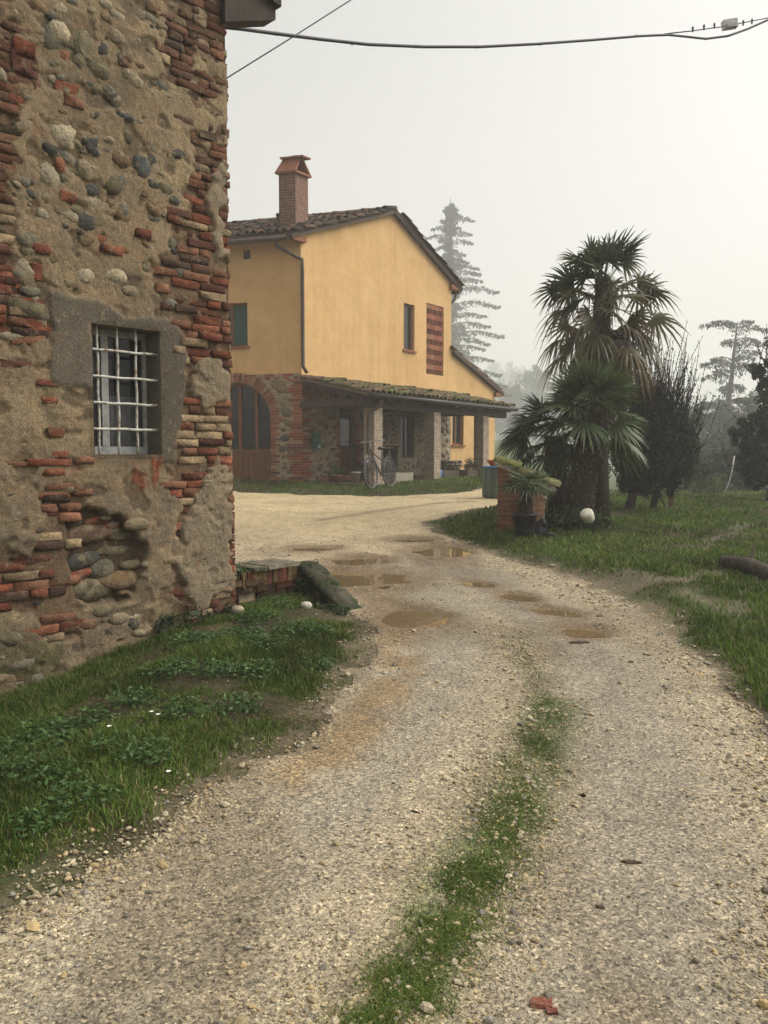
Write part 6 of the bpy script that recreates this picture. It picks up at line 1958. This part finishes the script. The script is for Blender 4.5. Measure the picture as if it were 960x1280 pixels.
for (u, v, lab) in [(137, 930, 'white flower in the bank grass, nearest the camera'), (190, 912, 'farther white flower of two close together in the bank grass'), (198, 916, 'nearer white flower of two close together in the bank grass'), (211, 982, 'white flower by the lower edge of the bank')]:
    c = on_ground(u, v); c[2] = Hs(c[0], c[1])
    t = thing('wild_flower', lab, 'flower', c, 'white flowers on the bank')
    h = .05
    m = MB(); m.tube([c, c + UPZ*h], .002, 4, (.05,.09,.02)); m.build('stem', M['painted'], t)
    m = MB()
    for k in range(6):
        a = k*1.047; d = np.array([math.cos(a), math.sin(a), .25]); q_ = c + UPZ*h
        sd = np.array([-math.sin(a), math.cos(a), 0])
        m.quad(q_, q_ + d*.008 + sd*.005, q_ + d*.015, q_ + d*.008 - sd*.005, col=(.75,.74,.66))
    m.build('petals', M['painted'], t)
# bent white hoops in the meadow
for (px, Y, lab) in [([(842, 609), (852, 603), (859, 592), (863, 582)], 20, 'thin bent white rod in the grass beside the round bush'), ([(901, 622), (909, 609), (914, 594), (918, 570)], 19, 'thin bent white rod standing in front of the cedar trunk')]:
    P = [at(u, v, Y) for u, v in px]; P[0][2] = min(P[0][2], Hs(P[0][0], P[0][1]))
    m = MB(); m.tube(P, .014, 6, (.7, .7, .66)); tag(m.build('white_rod', M['painted']), lab, 'rod', 'white rods in the meadow')
p = gpt(838, 634, 15.5); m = MB(); m.beam(p - UPZ*.05, p + UPZ*.26, .07, .07, (.13, .045, .025)); m.stone(p + UPZ*.27, (.045, .045, .03), None, (.11, .04, .025), .1); tag(m.build('short_post', M['painted']), 'short rusty red post under the dark feathery tree', 'post')
p = gpt(828, 636, 15); m = MB(); m.tube([p, p + np.array([.05, 0, .1]), p + np.array([-.12, .1, .42])], .018, 6); tag(m.build('leaning_stick', M['bark']), 'dark stick leaning under the dark feathery tree', 'stick')
# fallen log over the ditch at the right
p = on_ground(905, 716); q = on_ground(985, 742)
p[2] = Hs(p[0], p[1]) + .06; q[2] = Hs(q[0], q[1]) + .05
lg = thing('fallen_log', 'dark rotten log lying in the meadow beside the bare earth path', 'log', (p+q)/2)
m = MB(); m.tube([p, p*.6+q*.4 + UPZ*.03, p*.3+q*.7, q], [.07, .095, .10, .09], 9); m.build('stem', M['bark'], lg)
m = MB(); m.tube([p*.6+q*.4, p*.6+q*.4 + np.array([.1, .1, .22])], [.03, .015], 6); m.build('branch_stub', M['bark'], lg)
# ------------------------------------------------------------------ air, sky, sun, camera
hz = MB(); X0, X1, Y0_, Y1_, Z0, Z1 = -690, 690, -24, 715, -16, 90
hz.box(((X0+X1)/2, (Y0_+Y1_)/2, (Z0+Z1)/2), (X1-X0, Y1_-Y0_, Z1-Z0))
hm = bpy.data.materials.new('fog'); hm.use_nodes = True
nt = hm.node_tree
for nd in list(nt.nodes):
    if nd.type == 'BSDF_PRINCIPLED': nt.nodes.remove(nd)
pv = nt.nodes.new('ShaderNodeVolumePrincipled')
pv.inputs['Color'].default_value = (.985, .985, .96, 1); pv.inputs['Density'].default_value = FOG
pv.inputs['Anisotropy'].default_value = .2
nt.links.new(pv.outputs[0], nt.nodes['Material Output'].inputs['Volume'])
hm.cycles.volume_sampling = 'DISTANCE' if hasattr(hm.cycles, 'volume_sampling') else None
hm.cycles.homogeneous_volume = True
ho = hz.build('haze', hm); tag(ho, kind='stuff')

SUN_EL, SUN_AZ = R_(50), R_(82)
wld = bpy.data.worlds.new('World'); scn.world = wld; wld.use_nodes = True
nt = wld.node_tree; bg = nt.nodes['Background']
sky = nt.nodes.new('ShaderNodeTexSky'); sky.sky_type = 'NISHITA'; sky.sun_disc = False
sky.sun_elevation = SUN_EL; sky.sun_rotation = SUN_AZ
sky.air_density = 1.0; sky.dust_density = 6.0; sky.ozone_density = 1.0
hs = nt.nodes.new('ShaderNodeHueSaturation'); hs.inputs['Saturation'].default_value = .12; hs.inputs['Value'].default_value = 1.0
nt.links.new(sky.outputs[0], hs.inputs['Color'])
wt = nt.nodes.new('ShaderNodeMix'); wt.data_type = 'RGBA'; wt.blend_type = 'MULTIPLY'; wt.inputs[0].default_value = 1
nt.links.new(hs.outputs[0], wt.inputs[6]); wt.inputs[7].default_value = (1.0, .98, .945, 1)
nt.links.new(wt.outputs[2], bg.inputs['Color']); bg.inputs['Strength'].default_value = .132
sl = bpy.data.lights.new('overcast_sun', 'SUN'); sl.energy = 1.5; sl.angle = R_(40); sl.color = (1, .965, .91)
so = bpy.data.objects.new('overcast_sun', sl); COL.objects.link(so)
# sun_rotation is measured clockwise from +Y seen from above
dirv = Vector((math.sin(SUN_AZ) * math.cos(SUN_EL), math.cos(SUN_AZ) * math.cos(SUN_EL), math.sin(SUN_EL)))
so.rotation_euler = dirv.to_track_quat('Z', 'Y').to_euler()
so.location = (0, -10, 30)

cam = bpy.data.cameras.new('camera'); co = bpy.data.objects.new('camera', cam); COL.objects.link(co)
cam.sensor_fit = 'VERTICAL'; cam.sensor_height = 34.6; cam.sensor_width = 25.95; cam.lens = 34.6 * FPX / 1280
cam.clip_start = .05; cam.clip_end = 3000
co.location = CAM; co.rotation_euler = (math.pi / 2 - PITCH, 0, 0)
scn.camera = co

scn.render.engine = 'CYCLES'
cy = scn.cycles
cy.use_denoising = True
try: cy.denoiser = 'OPENIMAGEDENOISE'
except Exception: pass
cy.max_bounces = 6; cy.diffuse_bounces = 3; cy.glossy_bounces = 3; cy.transparent_max_bounces = 6; cy.transmission_bounces = 2
cy.volume_bounces = 3
cy.use_adaptive_sampling = True; cy.adaptive_threshold = .01
cy.caustics_reflective = False; cy.caustics_refractive = False
vs = scn.view_settings
vs.view_transform = 'Standard'; vs.look = 'None'; vs.gamma = 1; vs.exposure = EXPO; vs.use_curve_mapping = False
